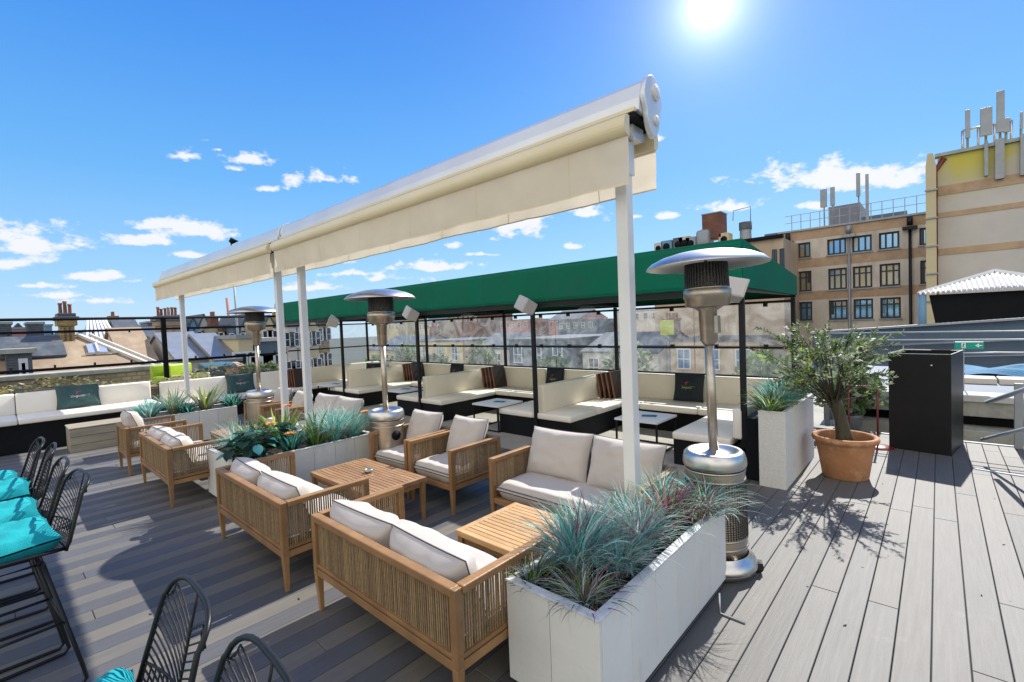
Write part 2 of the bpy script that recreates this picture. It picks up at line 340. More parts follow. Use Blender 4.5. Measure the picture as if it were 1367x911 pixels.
# ================================================================ DECK
def build_deck():
    rnd = random.Random(3); vs = []; fs = []; tones = []
    pitch_, gap = .1486, .0042
    x = -14.1503; i = 0
    while x < 5.6:
        y1_ = 8.55
        y = -3.2 - rnd.random()*1.6
        alt = (i % 2)
        while y < y1_:
            ln = rnd.choice([1.2, 1.8, 2.4, 3.0]) if x > -1.2 else rnd.choice([2.4, 3.0, 3.6])
            ye = min(y+ln, y1_)
            a, b, c, d = x+gap/2, x+pitch_-gap/2, y+.0015, ye-.0015
            o = len(vs); e = .003
            vs += [(a+e, c+e, 0), (b-e, c+e, 0), (b-e, d-e, 0), (a+e, d-e, 0), (a, c, -e), (b, c, -e), (b, d, -e), (a, d, -e), (a, c, -.024), (b, c, -.024), (b, d, -.024), (a, d, -.024)]
            fs += [(o, o+1, o+2, o+3)]+[(o+4+k, o+4+(k+1) % 4, o+(k+1) % 4, o+k) for k in range(4)]+[(o+8+k, o+8+(k+1) % 4, o+4+(k+1) % 4, o+4+k) for k in range(4)]
            k = (.15 if x < -1.4 else .05)
            t = 1 + (k if alt else -k) + rnd.uniform(-.09, .09); w = rnd.uniform(-.025, .03)
            if x < -1.4: tc_ = (t*(1.05+w), t, t*(.90-w)) if alt else (t*(.93+w), t*.98, t*(1.10-w))
            else: tc_ = (t*(1.01+w), t, t*(.97-w))
            tones += [tc_]*9
            y = ye
        x += pitch_; i += 1
    me = bpy.data.meshes.new('deck'); me.from_pydata(vs, [], fs); me.materials.append(M['deck'])
    ca = me.color_attributes.new('tone', 'FLOAT_COLOR', 'CORNER')
    for p, t in zip(me.polygons, tones):
        for li in p.loop_indices: ca.data[li].color = (*t, 1)
    o = bpy.data.objects.new('deck', me); col.objects.link(o); tag(o, kind='structure')
    s = MB(); s.box(-14.3, 5.8, -5, 8.5, -.5, -.03); tag(s.build('deck_base', 'black_matt'), kind='structure')
    t = MB(); t.box(-13.4, -1.72, 4.88, 8.5, .004, .022); b = t.build('tiled_floor', 'tile')
    tag(b, kind='structure')
build_deck()
# ================================================================ LOUNGE FURNITURE
SH = .63
def legshape(sx, sy, w, d, h=SH):
    mb = MB(); x, y = sx*(w/2-.022), sy*(d/2-.022)
    mb.bar((x, y, .26), (x, y, h-.002), .044, .044, up=(0, 1, 0))
    mb.bar((x, y, .26), (x-sx*.006, y-sy*.006, 0), .044, .044, up=(0, 1, 0), w2=.026, h2=.026)
    return mb
def cords(p, q, z0, z1, step=.0165, r=.0045):
    mb = MB(); p, q = Vector(p), Vector(q); d = q-p; n = int(d.length/step); rnd = random.Random(5)
    s = d.normalized(); nrm = Vector((-s.y, s.x, 0))
    for i in range(1, n):
        c = p+d*(i/n)+s*rnd.uniform(-.0015, .0015); c2 = p+d*(i/n)+s*rnd.uniform(-.002, .002)
        mb.bar((*c.xy, z0), (*c2.xy, z1), r*1.9, r*1.6, up=nrm)
    return mb
def lounge(name, w, d, npil, label, cat, group, pil_h=.46, pil_w=None, lean=.30, sink=0, seedb=0, thick=.19):
    t = thing(name, label, cat, group=group); a, b = w/2-.022, d/2-.022
    for sx in (-1, 1):
        for sy in (-1, 1): legshape(sx, sy, w, d).build('leg', 'wood', t, .004)
    fr = MB(); zt = SH
    fr.bar((-a, -b, zt-.02), (a, -b, zt-.02), .052, .042); 
    for sx in (-1, 1): fr.bar((sx*a, -b+.027, zt-.018), (sx*a, b+.02, zt-.018), .052, .038)
    fr.build('top_rail', 'wood', t, .006)
    lo = MB()
    for z, hh in ((.262, .045), (.305, .022)):
        lo.bar((-a+.022, -b, z), (a-.022, -b, z), .034, hh)
        for sx in (-1, 1): lo.bar((sx*a, -b+.022, z), (sx*a, b-.022, z), .034, hh)
    lo.bar((-a+.022, b, .262), (a-.022, b, .262), .034, .045)
    lo.box(-a+.02, a-.02, -b+.02, b-.02, .262, .276)
    lo.build('seat_frame', 'wood', t, .003)
    cords((-a+.022, -b, 0), (a-.022, -b, 0), .316, zt-.04).build('cord_back', 'cord', t)
    for sx in (-1, 1): cords((sx*a, -b+.022, 0), (sx*a, b-.022, 0), .316, zt-.037).build('cord_side', 'cord', t)
    sc = MB(); cw, cd = w-.10, d-.09
    pillow(sc, cw, cd, .15, Tm((0, .012, .35)), seed=2+seedb, p=14, pull=.008, wr=.006, q=.32, n=26)
    so = sc.build('seat_cushion', 'grey_fabric', t)
    sm = MB(); seamline(sm, cw+.006, cd+.006, Tm((0, .012, .38)), pull=.008, r=.004); sm.build('piping', 'piping', so)
    pw = pil_w or (w-.1)/npil
    for i in range(npil):
        px = (i-(npil-1)/2)*pw
        T = Tm((px, -b+.115, .42+pil_h/2-.03-sink), rx=R(90)-lean*1. , rz=R(random.Random(i+seedb).uniform(-3, 3)))
        T = Matrix.Translation((px, -b+.135+(.035 if thick > .2 else 0), .42+pil_h/2-.035-sink)) @ Matrix.Rotation(R(random.Random(i+seedb).uniform(-3, 3)), 4, 'Z') @ Matrix.Rotation(R(90)+lean, 4, 'X')
        pm = MB(); pillow(pm, pw*.99, pil_h, thick, T, seed=i*3+seedb, p=4, pull=.05, wr=.010, q=.5)
        po = pm.build('back_cushion', 'grey_fabric', t)
        s2 = MB(); seamline(s2, pw*.99+.002, pil_h+.004, T, pull=.05, r=.0035); s2.build('piping', 'piping', po)
    return t
G1 = 'rope-backed lounge sofas'
G2 = 'rope-backed lounge armchairs'
sofa = lounge('lounge_sofa', 1.40, .68, 2, 'nearest two-seat rope-back sofa with its back to the camera, beside the front white planter', 'sofa', G1, pil_h=.32, lean=.36, thick=.23)
put(sofa, (-2.29, 1.65, 0))
def cs(loc, rz, label): s = copy_tree(sofa); return put(s, loc, rz, label)
def cs(loc, rz, label): s = lounge('lounge_sofa', 1.40, .68, 2, label, 'sofa', G1, pil_h=.32, lean=.36, thick=.23, seedb=int(abs(loc[0])*7)); return put(s, loc, rz, label)
cs((-4.04, 1.60, 0), 0, 'second rope-back sofa from the camera, at the near end of the middle planter')
cs((-6.68, 1.50, 0), 0, 'farther rope-back sofa left of the middle planter')
sofaB = lounge('lounge_sofa', 1.42, .68, 2, 'two-seat sofa facing the camera behind the pale slatted table', 'sofa', G1, pil_h=.44, lean=.36, seedb=5)
put(sofaB, (-2.22, 3.20, 0), R(180))
b2 = copy_tree(sofaB); put(b2, (-6.75, 3.25, 0), R(180), 'sofa half hidden behind the plants of the middle planter, only its pale cushions showing')
arm = lounge('lounge_armchair', .69, .68, 1, 'rope-sided armchair facing the camera right one of the near pair beside the sofa', 'armchair', G2, pil_h=.44, pil_w=.52, lean=.36, seedb=11)
put(arm, (-3.745, 3.17, 0), R(180))
for loc, rz, lb in [((-4.47, 3.16, 0), R(182), 'rope-sided armchair facing the camera touching the far end of the middle white planter'),
                    ((-7.85, 3.2, 0), R(178), 'armchair in the far group facing the camera, nearest the middle planter'),
                    ((-8.72, 3.25, 0), R(181), 'armchair in the far group facing the camera, against the far planter'),
                    ((-8.20, 1.44, 0), 0, 'farthest armchair with its back to the camera in front of the wooden box')]:
    put(copy_tree(arm), loc, rz, lb)
# slatted tables
def table(name, w, d, h, label, top, legm, n):
    t = thing(name, label, 'table', group='slatted wooden coffee tables')
    f = MB(); a, b = w/2, d/2
    for sx in (-1, 1): f.box(min(sx*a, sx*(a-.045)), max(sx*a, sx*(a-.045)), -b, b, h-.04, h)
    for sy in (-1, 1): f.box(-a+.046, a-.046, min(sy*b, sy*(b-.045)), max(sy*b, sy*(b-.045)), h-.04, h-.001)
    f.build('table_frame', top, t, .003)
    s = MB(); st = (d-.09)/n
    for i in range(n): y = -b+.045+st*(i+.5); s.box(-a+.046, a-.046, y-st/2+.004, y+st/2-.004, h-.022, h-.002)
    s.build('slatted_top', top, t, .0015)
    ap = MB(); ap.box(-a+.03, a-.03, -b+.03, -b+.05, h-.09, h-.041); ap.box(-a+.03, a-.03, b-.05, b-.03, h-.09, h-.041)
    ap.box(-a+.03, -a+.05, -b+.05, b-.05, h-.09, h-.041); ap.box(a-.05, a-.03, -b+.05, b-.05, h-.09, h-.041); ap.build('apron', legm, t)
    for sx in (-1, 1):
        for sy in (-1, 1):
            l = MB(); l.bar((sx*(a-.03), sy*(b-.03), h-.04), (sx*(a-.03), sy*(b-.03), 0), .045, .045, up=(0, 1, 0), w2=.03, h2=.03); l.build('leg', legm, t, .003)
    return t
tb = table('coffee_table', 1.02, .62, .40, 'pale teak slatted coffee table beside the front planter plants', 'wood_top', 'wood', 12); put(tb, (-1.96, 2.38, 0))
tb2 = table('coffee_table', 1.10, .60, .40, 'darker slatted coffee table carrying an ashtray beside the middle planter', 'wood_dark', 'wood', 12); put(tb2, (-4.11, 2.36, 0))
c = copy_tree(tb2); put(c, (-7.35, 2.36, 0), 0, 'slatted coffee table of the far group left of the middle planter')
a_ = at(492, 628, Z=.42)
ash = thing('ashtray', 'small round ashtray with blue top on the darker slatted table', 'ashtray', (a_.x, a_.y, .4))
k = MB(); k.lathe([(0, 0), (.035, 0), (.04, .015), (.04, .03), (.034, .03), (.03, .022), (0, .02)], 24); k.build('bowl', 'steel', ash)
k = MB(); k.lathe([(0, .0265), (.026, .0265), (.028, .024), (.028, .021), (0, .0215)], 20); k.build('lid', 'tarp', ash)
# ================================================================ BAR STOOLS
def stool(label):
    t = thing('bar_stool', label, 'bar stool', group='black wire bar stools in a row')
    # local: back at +y, seat front at -y
    def seatpt(u, v):  # u across -1..1, v 0 front of seat .. 1 seat/back junction
        return Vector((u*(.21+.01*v), -.20+.40*v, .745-.035*(1-u*u)*math.sin(math.pi*min(v+.15, 1))+.012*(1-v)))
    def backpt(u, v):  # v 0 junction .. 1 top
        wd = .225-.035*v**2; z = .735+.335*v 
        return Vector((u*wd, .20+.10*v+.05*(1-u*u)*(1-v*.4), z))
    rim = [backpt(-1, k/10) for k in range(0, 9)]
    top = []
    for k in range(0, 13):
        a = math.pi*(k/12); cc_ = math.cos(a); top.append(Vector((-math.copysign(abs(cc_)**.62, cc_)*.200, backpt(1, .85).y+(backpt(0, 1).y-backpt(1, .85).y)*math.sin(a), 1.008+.062*math.sin(a)**.85)))
    rim += top; rim += [backpt(1, k/10) for k in range(8, -1, -1)]
    rim += [seatpt(1, k/6) for k in range(6, -1, -1)] + [seatpt(u, 0)+Vector((0, -.02*(1-u*u), -.01)) for u in (.5, 0, -.5)] + [seatpt(-1, k/6) for k in range(0, 7)]
    m = MB(); m.tube(rim, .008, 8, closed=True); m.build('shell_rim', 'black', t)
    w = MB()
    n = 15
    for side in (-1, 1):
        for i in range(n):       # chevron wires of the back
            v1 = .12+.95*i/n; v0 = v1-.32
            pts = []
            for k in range(6):
                f = k/5; v = v0+(v1-v0)*f
                if v < 0: continue
                v = min(v, 1.0); u = side*f
                p = backpt(u, v)
                if v >= .85: p.z = min(p.z, 1.0+.062*math.sqrt(max(0, 1-f**3)))
                pts.append(p)
            if len(pts) > 1: w.tube(pts, .0028, 5)
    w.tube([backpt(0, k/8) for k in range(9)], .004, 5)
    w.build('back_wires', 'black', t)
    w = MB()
    for i in range(-9, 10):
        u = i/9.5; pts = [backpt(u, .02)]+[seatpt(u, k/6) for k in range(6, -1, -1)]; w.tube(pts, .0028, 5)
        w.tube([seatpt(u, 1), backpt(u, .02), backpt(u, .22)], .0028, 5)
    w.tube([backpt(k/5-1, .22+.0*k) for k in range(11)], .0045, 6); w.tube([seatpt(k/5-1, 1) for k in range(11)], .0045, 6)
    w.build('seat_wires', 'black', t)
    for sx in (-1, 1):
        l = MB(); x = sx*.205
        l.tube([(sx*.16, .12, .69), (x, .235, .10), (x, .245, .035), (x, .225, .012), (x, .18, .010), (x, -.18, .010), (x, -.225, .012), (x, -.245, .035), (x, -.235, .10), (sx*.16, -.12, .69)], .0095, 8)
        l.build('leg', 'black', t)
    fr = MB()
    for sx in (-1, 1): fr.tube([(sx*.187, .182, .36), (sx*.187, -.182, .36)], .008, 8)
    for sy in (-1, 1): fr.tube([(-.187, sy*.182, .36), (.187, sy*.182, .36)], .008, 8)
    fr.build('foot_rest', 'black', t); fr = MB()
    fr.tube([(-.16, .12, .685), (.16, .12, .685), (.16, -.12, .685), (-.16, -.12, .685)], .008, 8, closed=True)
    fr.build('seat_support', 'black', t)
    c = MB(); pillow(c, (.43), .43, .115, Tm((0, -.02, .788), rx=R(4)), seed=9, p=6, pull=.05, wr=.012, q=.42, n=20)
    co_ = c.build('seat_pad', 'turquoise', t)
    return t
st = stool('nearest wire bar stool of the left row of four, its turquoise pad fully visible')
def apex(px, py, rz=0): q = at(px, py, Z=1.07); return (q.x+math.sin(rz)*.328, q.y-math.cos(rz)*.328, 0)
put(st, apex(112, 630, R(5)), R(5))
for px_, py_, rz, lb in [(89, 613, 0, 'second black wire stool of the left row, between nearest stool and third one'),
                     (73.5, 594, -3, 'third black wire stool of the left row, counted from the camera'),
                     (57, 586, 1, 'farthest black wire stool of the left row, closest to the long beige bench'),
                     (264, 788, -2, 'black wire stool at the bottom edge with fan-like back and a corner of turquoise pad'),
                     (364, 880, -2, 'black wire stool of which only the arched top shows at the bottom edge')]:
    put(copy_tree(st), apex(px_, py_, R(rz)), R(rz), lb)
# ================================================================ PLANTERS
def planter(name, w, d, h, label, m='white_box', rim='white_rim', boards=.26, z0=.05, wheels=True, group=None, soil=.06):
    t = thing(name, label, 'planter', group=group)
    b = MB(); th = .022
    def run(ax, a0, a1, off, inner):
        n = max(1, round((a1-a0)/boards)) if boards else 1
        for i in range(n):
            p, q = a0+(a1-a0)*i/n, a0+(a1-a0)*(i+1)/n
            g = .0015 if boards else 0
            if ax == 'x': b.box(p+g, q-g, min(off, inner), max(off, inner), z0, h)
            else: b.box(min(off, inner), max(off, inner), p+g, q-g, z0, h)
    run('x', 0, w, 0, th); run('x', 0, w, d, d-th); run('y', th, d-th, 0, th); run('y', th, d-th, w, w-th)
    b.build('side_boards', m, t, .0025)
    if rim:
        r = MB(); e = .045; r.box(-.004, w+.004, -.004, e, h+.001, h+.014); r.box(-.004, w+.004, d-e, d+.004, h+.001, h+.014); r.box(-.004, e, e, d-e, h+.001, h+.0135); r.box(w-e, w+.004, e, d-e, h+.001, h+.0135)
        r.build('rim', rim, t, .003)
    s = MB(); s.grid(lambda a, c: (th+.001+(w-2*th-.002)*a, th+.001+(d-2*th-.002)*c, h-soil+.025*noise.noise(Vector((a*w*9, c*d*9, 1)))), 14, 30); s.build('soil', 'soil', t)
    f = MB(); f.box(.01, w-.01, .01, d-.01, z0+.002, z0+.02); f.build('floor_board', 'black_matt', t)
    if wheels:
        for x in (.07, w-.07):
            for y in (.1, d-.1):
                c = MB(); c.tube([(x-.012, y, .025), (x+.012, y, .025)], .024, 14); c.box(x-.02, x+.02, y-.02, y+.02, z0-.008, z0-.001); c.build('castor', 'rubber', t)
    return t
P1 = planter('planter', .53, 1.575, .535, 'nearest white boarded planter full of turquoise grasses', group='low white planters'); P1.location = (-1.585, 1.635, 0)
P2 = planter('planter', 1.03, 1.50, .535, 'middle white planter between the two seating groups', group='low white planters'); P2.location = (-6.08, 1.54, 0)
P3 = planter('planter', .62, 1.42, .535, 'far white planter next to the farthest armchairs', group='low white planters'); P3.location = (-9.75, 1.40, 0)
P4 = planter('tall_planter', .25, 1.45, .78, 'tall white textured planter at the end of the green canopy', 'pebble', 'pebble', 0, 0, False); P4.location = (-1.40, 5.33, 0)
# bracket on the deck by the near planter
bk = MB(); p = at(961, 818, Z=.01); q = at(995, 831, Z=.01)
bk.tube([(p.x, p.y, .13), (p.x, p.y, .02), (p.x+.005, p.y, .008), (q.x, q.y, .008)], .006, 8); tag(bk.build('metal_bracket', 'steel_bright'), 'thin bent metal rod on the deck at the planter corner by the heater', 'bracket')
# terracotta pot
pot = thing('terracotta_pot', 'large terracotta pot holding the small olive tree', 'plant pot', (-.76, 6.17, 0))
k = MB(); k.lathe([(r_*.80, z_) for r_, z_ in [(0, .001), (.255, 0), (.265, .01), (.30, .20), (.335, .36), (.345, .385), (.372, .395), (.385, .415), (.378, .445), (.35, .452), (.325, .44), (.315, .40), (.28, .30)]], 56); k.build('pot_body', 'terracotta', pot)
k = MB(); k.lathe([(0, .345), (.12, .35), (.236, .34)], 32); k.build('soil', 'soil', pot)
# black box planter
bb = thing('black_bin', 'tall glossy black square bin standing open by the back railing', 'bin', (-.48, 7.755, 0), R(-8.8))
k = MB(); w_, d_, h_, e = .60, .84, 1.225, .02
k.box(0, w_, 0, e, 0, h_); k.box(0, w_, d_-e, d_, 0, h_); k.box(0, e, e, d_-e, 0, h_); k.box(w_-e, w_, e, d_-e, 0, h_); k.box(e, w_-e, e, d_-e, 0, .9)
k.build('bin_body', 'black', bb, .004)
k = MB(); k.tube([(.42, -.004, 1.09), (.42, .01, 1.09)], .012, 14); k.build('lock', 'steel_bright', bb)
k = MB(); k.box(-.003, w_+.003, -.003, .006, h_+.001, h_+.007); k.box(w_-.006, w_+.003, .006, d_, h_+.001, h_+.007); k.box(-.003, .006, .006, d_, h_+.001, h_+.007); k.box(.006, w_-.006, d_-.006, d_+.003, h_+.001, h_+.007); k.build('edge_trim', 'metal_grey', bb)
# low timber box by the left bench
tbx = thing('timber_box', 'low weathered timber box of three planks by the long bench', 'timber box', (-10.85, .75, 0))
M['old_wood'] = mat('weathered_wood', (.34, .30, .22), (.22, .195, .15), .85, scale=4, stretch=(3, .5, 3), bump=.4, bscale=30, island=.1)
k = MB()
for i in range(3): k.box(0, .55, 0, 1.15, .002+i*.125, .122+i*.125)
k.build('planks', 'old_wood', tbx, .005)
k = MB(); k.box(-.01, .56, -.01, 1.16, .378, .40); k.build('lid', 'old_wood', tbx, .005)
# ================================================================ PATIO HEATERS
def heater(label):
    t = thing('patio_heater', label, 'patio heater', group='stainless steel patio heaters')
    m = MB(); m.lathe([(0, .045), (.24, .045), (.255, .055), (.255, .075), (.235, .115), (.20, .135), (.2, .14)], 40); m.lathe([(0, .02), (.24, .02), (.24, .045)], 36); b = m.build('base_plate', 'steel_bright', t)
    m = MB(); m.lathe([(.197, .20), (.197, .72)], 40)
    for z in (.20, .26, .66, .72): m.lathe([(.197, z-.008), (.202, z-.006), (.202, z+.006), (.197, z+.008)], 40)
    h = m.build('tank_housing', 'steel', t)
    m = MB()
    for i in range(64):
        a = 2*math.pi*i/64; m.bar((.2005*math.cos(a), .2005*math.sin(a), .27), (.2005*math.cos(a), .2005*math.sin(a), .65), .004, .003, up=(math.cos(a), math.sin(a), 0))
    for k in range(24): z = .28+k*.016; m.lathe([(.1985, z-.002), (.2018, z), (.1985, z+.002)], 40)
    m.build('grille', 'steel_dark', h)
    m = MB(); m.lathe([(.08, .125), (.19, .14), (.197, .2)], 36); m.build('housing_foot', 'steel', t)
    m = MB(); m.lathe([(.198, .735), (.207, .742), (.212, .76), (.209, .80), (.200, .832), (.18, .85), (.155, .846), (.14, .828), (.06, .826), (.04, .845), (.0, .845)], 44); m.build('table_ring', 'steel_bright', t)
    m = MB(); m.tube([(0, 0, .845), (0, 0, 1.64)], .032, 24); m.build('pole', 'steel', t)
    m = MB(); m.lathe([(.036, 1.60), (.058, 1.63), (.062, 1.84), (.10, 1.862)], 28); m.box(.045, .075, -.03, .03, 1.68, 1.80); m.build('control_housing', 'steel', t)
    m = MB(); m.lathe([(.0, 1.86), (.10, 1.862), (.148, 1.875), (.150, 1.925), (.158, 1.93), (.158, 1.985), (.147, 1.992), (.147, 2.0)], 36); m.build('burner_collar', 'steel', t)
    m = MB(); m.lathe([(.143, 2.0), (.138, 2.17), (.0, 2.175)], 36)
    for i in range(44):
        a = 2*math.pi*i/44; m.bar((.147*math.cos(a), .147*math.sin(a), 2.0), (.141*math.cos(a), .141*math.sin(a), 2.17), .010, .004, up=(math.cos(a), math.sin(a), 0))
    m.build('burner_screen', 'steel_dark', t)
    m = MB(); m.lathe([(.0, 2.265), (.10, 2.262), (.20, 2.248), (.30, 2.222), (.37, 2.19), (.405, 2.158), (.408, 2.15), (.402, 2.152), (.365, 2.183), (.295, 2.214), (.2, 2.24), (0, 2.257)], 48); m.tube([(0, 0, 2.16), (0, 0, 2.26)], .01, 8)
    m.build('reflector', 'steel_bright', t)
    for a in (R(20), R(140), R(262)):
        m = MB(T=Tm((.25*math.cos(a), .25*math.sin(a), 0), rz=a)); m.tube([(.0, -.02, .04), (.0, .02, .04)], .038, 18); m.box(-.03, .03, -.03, .03, .055, .075); m.box(-.06, .02, -.028, -.022, .03, .07); m.box(-.06, .02, .022, .028, .03, .07); m.build('castor', 'rubber', t)
    return t
ht = heater('nearest steel patio heater, standing behind the front planter'); put(ht, (-1.175, 3.41, 0), R(0)); ht.rotation_euler = (0, R(-1.1), 0); ht.location.z = 0
def smooth_heater(px, py, rz, lb):
    p = at(px, py, Z=.85); h = copy_tree(ht); put(h, (p.x, p.y, 0), rz, lb)
    for c in h.children:
        if c.name.startswith('tank_housing'):
            for g_ in list(c.children): bpy.data.objects.remove(g_)
            a = math.atan2(-p.y, -p.x)-rz+.55; d = Vector((math.cos(a), math.sin(a), 0)); k = MB(); k.tube([d*.17+Vector((0, 0, .56)), d*.203+Vector((0, 0, .56))], .058, 24); k.build('round_port', 'black_matt', c)
smooth_heater(515, 546, R(60), 'patio heater behind the armchairs at the end of the middle planter')
smooth_heater(346, 521, R(100), 'farthest patio heater, left of the white awning posts')


rl_ = random.Random(9); k = MB()
for i in range(150):
    x, y = rl_.uniform(-6, 1.2), rl_.uniform(.1, 7); a = rl_.uniform(0, 6.28); s_ = rl_.uniform(.006, .018); c_, d_ = math.cos(a)*s_, math.sin(a)*s_
    k.add([(x-c_, y-d_, .002), (x+d_*.4, y-c_*.4, .003), (x+c_, y+d_, .005), (x-d_*.4, y+c_*.4, .003)], [(0, 1, 2, 3)], rl_.choice([0, 1, 1]))
tag(k.build('fallen_leaves', ['olive_leaf', 'soil']), 'scattered bits of leaf and grit on the deck boards', 'debris', kind='stuff')
# ================================================================ BANQUETTES
def bench(label, loc, L_, D_, axis, side, segs, pads=None, group='beige banquette benches', zc=.42, base_h=.325, cat='bench', pad_h=.42, mats=('ivory', 'beige')):
    """runs along +axis for L_, depth D_; back pad on `side` (+1 far / -1 near / 0 none) of the depth direction"""
    t = thing('banquette_bench', label, cat, loc, group=group)
    def bx(mb, a0, a1, d0, d1, z0, z1):
        if axis == 'x': mb.box(a0, a1, d0, d1, z0, z1)
        else: mb.box(d0, d1, a0, a1, z0, z1)
    b = MB(); bx(b, 0, L_, 0.01, D_-.01, .01, base_h); b.build('rattan_base', 'rattan', t, .006)
    pt = .11
    d0, d1 = (0, D_) if not side else ((0, D_-pt) if side > 0 else (pt, D_))
    for i in range(segs):
        c = MB(); bx(c, L_*i/segs+.003, L_*(i+1)/segs-.003, d0-(.015 if side >= 0 else 0), d1+(.015 if side < 0 else 0), base_h+.003, zc)
        c.build('seat_cushion', mats[0], t, .022, 3)
    if side:
        for i in range(pads or segs):
            n = pads or segs; c = MB(); e = (D_-pt+.002, D_-.004) if side > 0 else (.004, pt-.002)
            bx(c, L_*i/n+.004, L_*(i+1)/n-.004, e[0], e[1], zc-.02, zc+pad_h); c.build('back_pad', mats[1], t, .025, 3)
        f = MB(); e = (D_, D_+.04) if side > 0 else (-.04, 0); bx(f, 0, L_, e[0], e[1], .01, zc+pad_h-.03); f.build('back_board', 'rattan', t)
    return t
# left wall
bench('long beige bench along the left railing, nearest part with the green cushion', (-12.0, -3.6, 0), 5.72, .90, 'y', -1, 3, 3, mats=('ivory', 'ivory'), pad_h=.36, zc=.56, base_h=.465)
bench('beige bench along the left railing beyond the gap, behind the far planter', (-12.45, 2.35, 0), 2.95, .75, 'y', -1, 2, 2, mats=('ivory', 'ivory'))
bench('beige bench in the left corner under the green canopy', (-12.6, 5.4, 0), 2.4, .75, 'y', -1, 2, 1)
PX = [-1.6, -4.58, -7.5, -10.45, -13.45]; YF, YB = 5.55, 8.0
names = ['rightmost booth, with the dark logo cushion', 'second booth from the right', 'third booth from the right', 'leftmost booth']
for i in range(4):
    x1, x0 = PX[i], PX[i+1]
    if i == 3: x0 = -11.8
    bench('beige bench at the back of the %s' % names[i], (x0+.01, 7.02, 0), x1-x0-.02 - (.0 if i else .12), .74, 'x', 1, 2 if i == 3 else 3, 1 if i == 3 else 2)
# booth dividers with a back pad down the middle
dn = {1: 'booth divider bench facing the right booth, its long beige pad behind the white awning post', 2: 'booth divider bench in the middle of the canopy, right of the second heater', 3: 'farthest booth divider bench, left of the second heater pole'}
for i in (1, 2, 3):
    x = PX[i]; t = thing('divider_bench', dn[i], 'bench', (x, YF, 0), group='double benches dividing the booths')
    b = MB(); b.box(-.80, .63, 0, 1.46, .022, .325); b.build('rattan_base', 'rattan', t, .006)
    for a0, a1 in ((-.81, -.07), (-.062, .64)):
        for y0, y1 in ((-.015, .72), (.726, 1.45)):
            c = MB(); c.box(a0, a1, y0, y1, .328, .42); c.build('seat_cushion', 'ivory', t, .022, 3)
    c = MB(); c.box(-.06, .07, .10, 1.95, .41, .83); c.build('back_pad', 'beige', t, .025, 3)
# right end bench with rattan end wall
t = thing('end_bench', 'bench at the right end of the booths with a dark woven end wall', 'bench', (-2.39, YF-.07, 0), group=None)
b = MB(); b.box(0, .80, 0, 1.50, .022, .325); b.build('rattan_base', 'rattan', t, .006)
for y0, y1 in ((-.015, .74), (.746, 1.50)):
    c = MB(); c.box(-.01, .665, y0, y1, .328, .42); c.build('seat_cushion', 'ivory', t, .022, 3)
c = MB(); c.box(.672, .785, .03, 1.5, .41, .76); c.build('back_pad', 'ivory', t, .03, 3)
b = MB(); b.box(.825, .972, -.03, 2.3, .01, .68); b.build('end_wall', 'rattan', t, .006)
# low white tables
def lowtable(label, p, w=.62, d=.62, h=.44):
    t = thing('booth_table', label, 'table', (p[0], p[1], .022), group='white topped booth tables'); a, b = w/2, d/2
    m = MB(); m.box(-a, a, -b, b, h-.028, h); m.build('table_top', 'table_white', t, .003)
    m = MB()
    for sx in (-1, 1):
        for sy in (-1, 1): m.bar((sx*(a-.02), sy*(b-.02), h-.029), (sx*(a-.02), sy*(b-.02), 0), .022, .022, up=(0, 1, 0))
    for sx in (-1, 1): m.bar((sx*(a-.02), -b+.032, .012), (sx*(a-.02), b-.032, .012), .022, .022); 
    for sy in (-1, 1): m.bar((-a+.032, sy*(b-.02), .012), (a-.032, sy*(b-.02), .012), .022, .022)
    m.build('table_legs', 'black', t); return t
for (px, py), lb in [((862, 556), 'white low table in the right booth behind the white awning post'), ((664, 537), 'white low table in the second booth from the right'), ((540, 520), 'white low table in the booth right of the second heater pole'), ((447, 513), 'white low table in the leftmost booth')]:
    p = at(px, py, Z=.46); lowtable(lb, p)
    q = thing('menu_card', 'folded white menu on the ' + lb.replace('white low', ''), 'menu', (p.x+.05, p.y, .4645), R(20), group='menus on the booth tables'); m = MB(); m.box(-.10, .10, -.07, .07, 0, .006); m.build('pages', 'white_print', q, .001); m = MB(); m.box(-.10, .10, -.07, .07, .0065, .009); m.build('cover', 'tarp', q) ; m = None
# stacks of brown boards leaning
def boards(label, p, rz=0, n=4):
    for i in range(n):
        t = thing('menu_board', label % ['front', 'second', 'third', 'rear'][i], 'board', (p[0]+i*.075, p[1]+.03*i, .42), rz, group='dark boards leaning at the booth backs')
        T = Matrix.Rotation(R(-10), 4, 'Y'); m = MB(T); m.box(-.012, .012, -.19, .19, 0, .43+.012*i); m.build('panel', 'menu', t)
        m = MB(T); m.box(-.015, .015, -.200, -.191, 0, .44+.012*i); m.box(-.015, .015, -.19, .20, .431+.012*i, .44+.012*i); m.build('edging', 'menu_edge', t)
boards('%s dark brown board leaning at the back left of the right booth', (-4.42, 7.35))
boards('%s dark brown board leaning at the back of the middle booth', (-7.35, 7.35))
boards('%s dark brown board leaning at the back of the booth by the second heater', (-10.3, 7.35))
boards('%s dark brown board leaning at the far end of the left railing bench', (-12.1, 5.1))
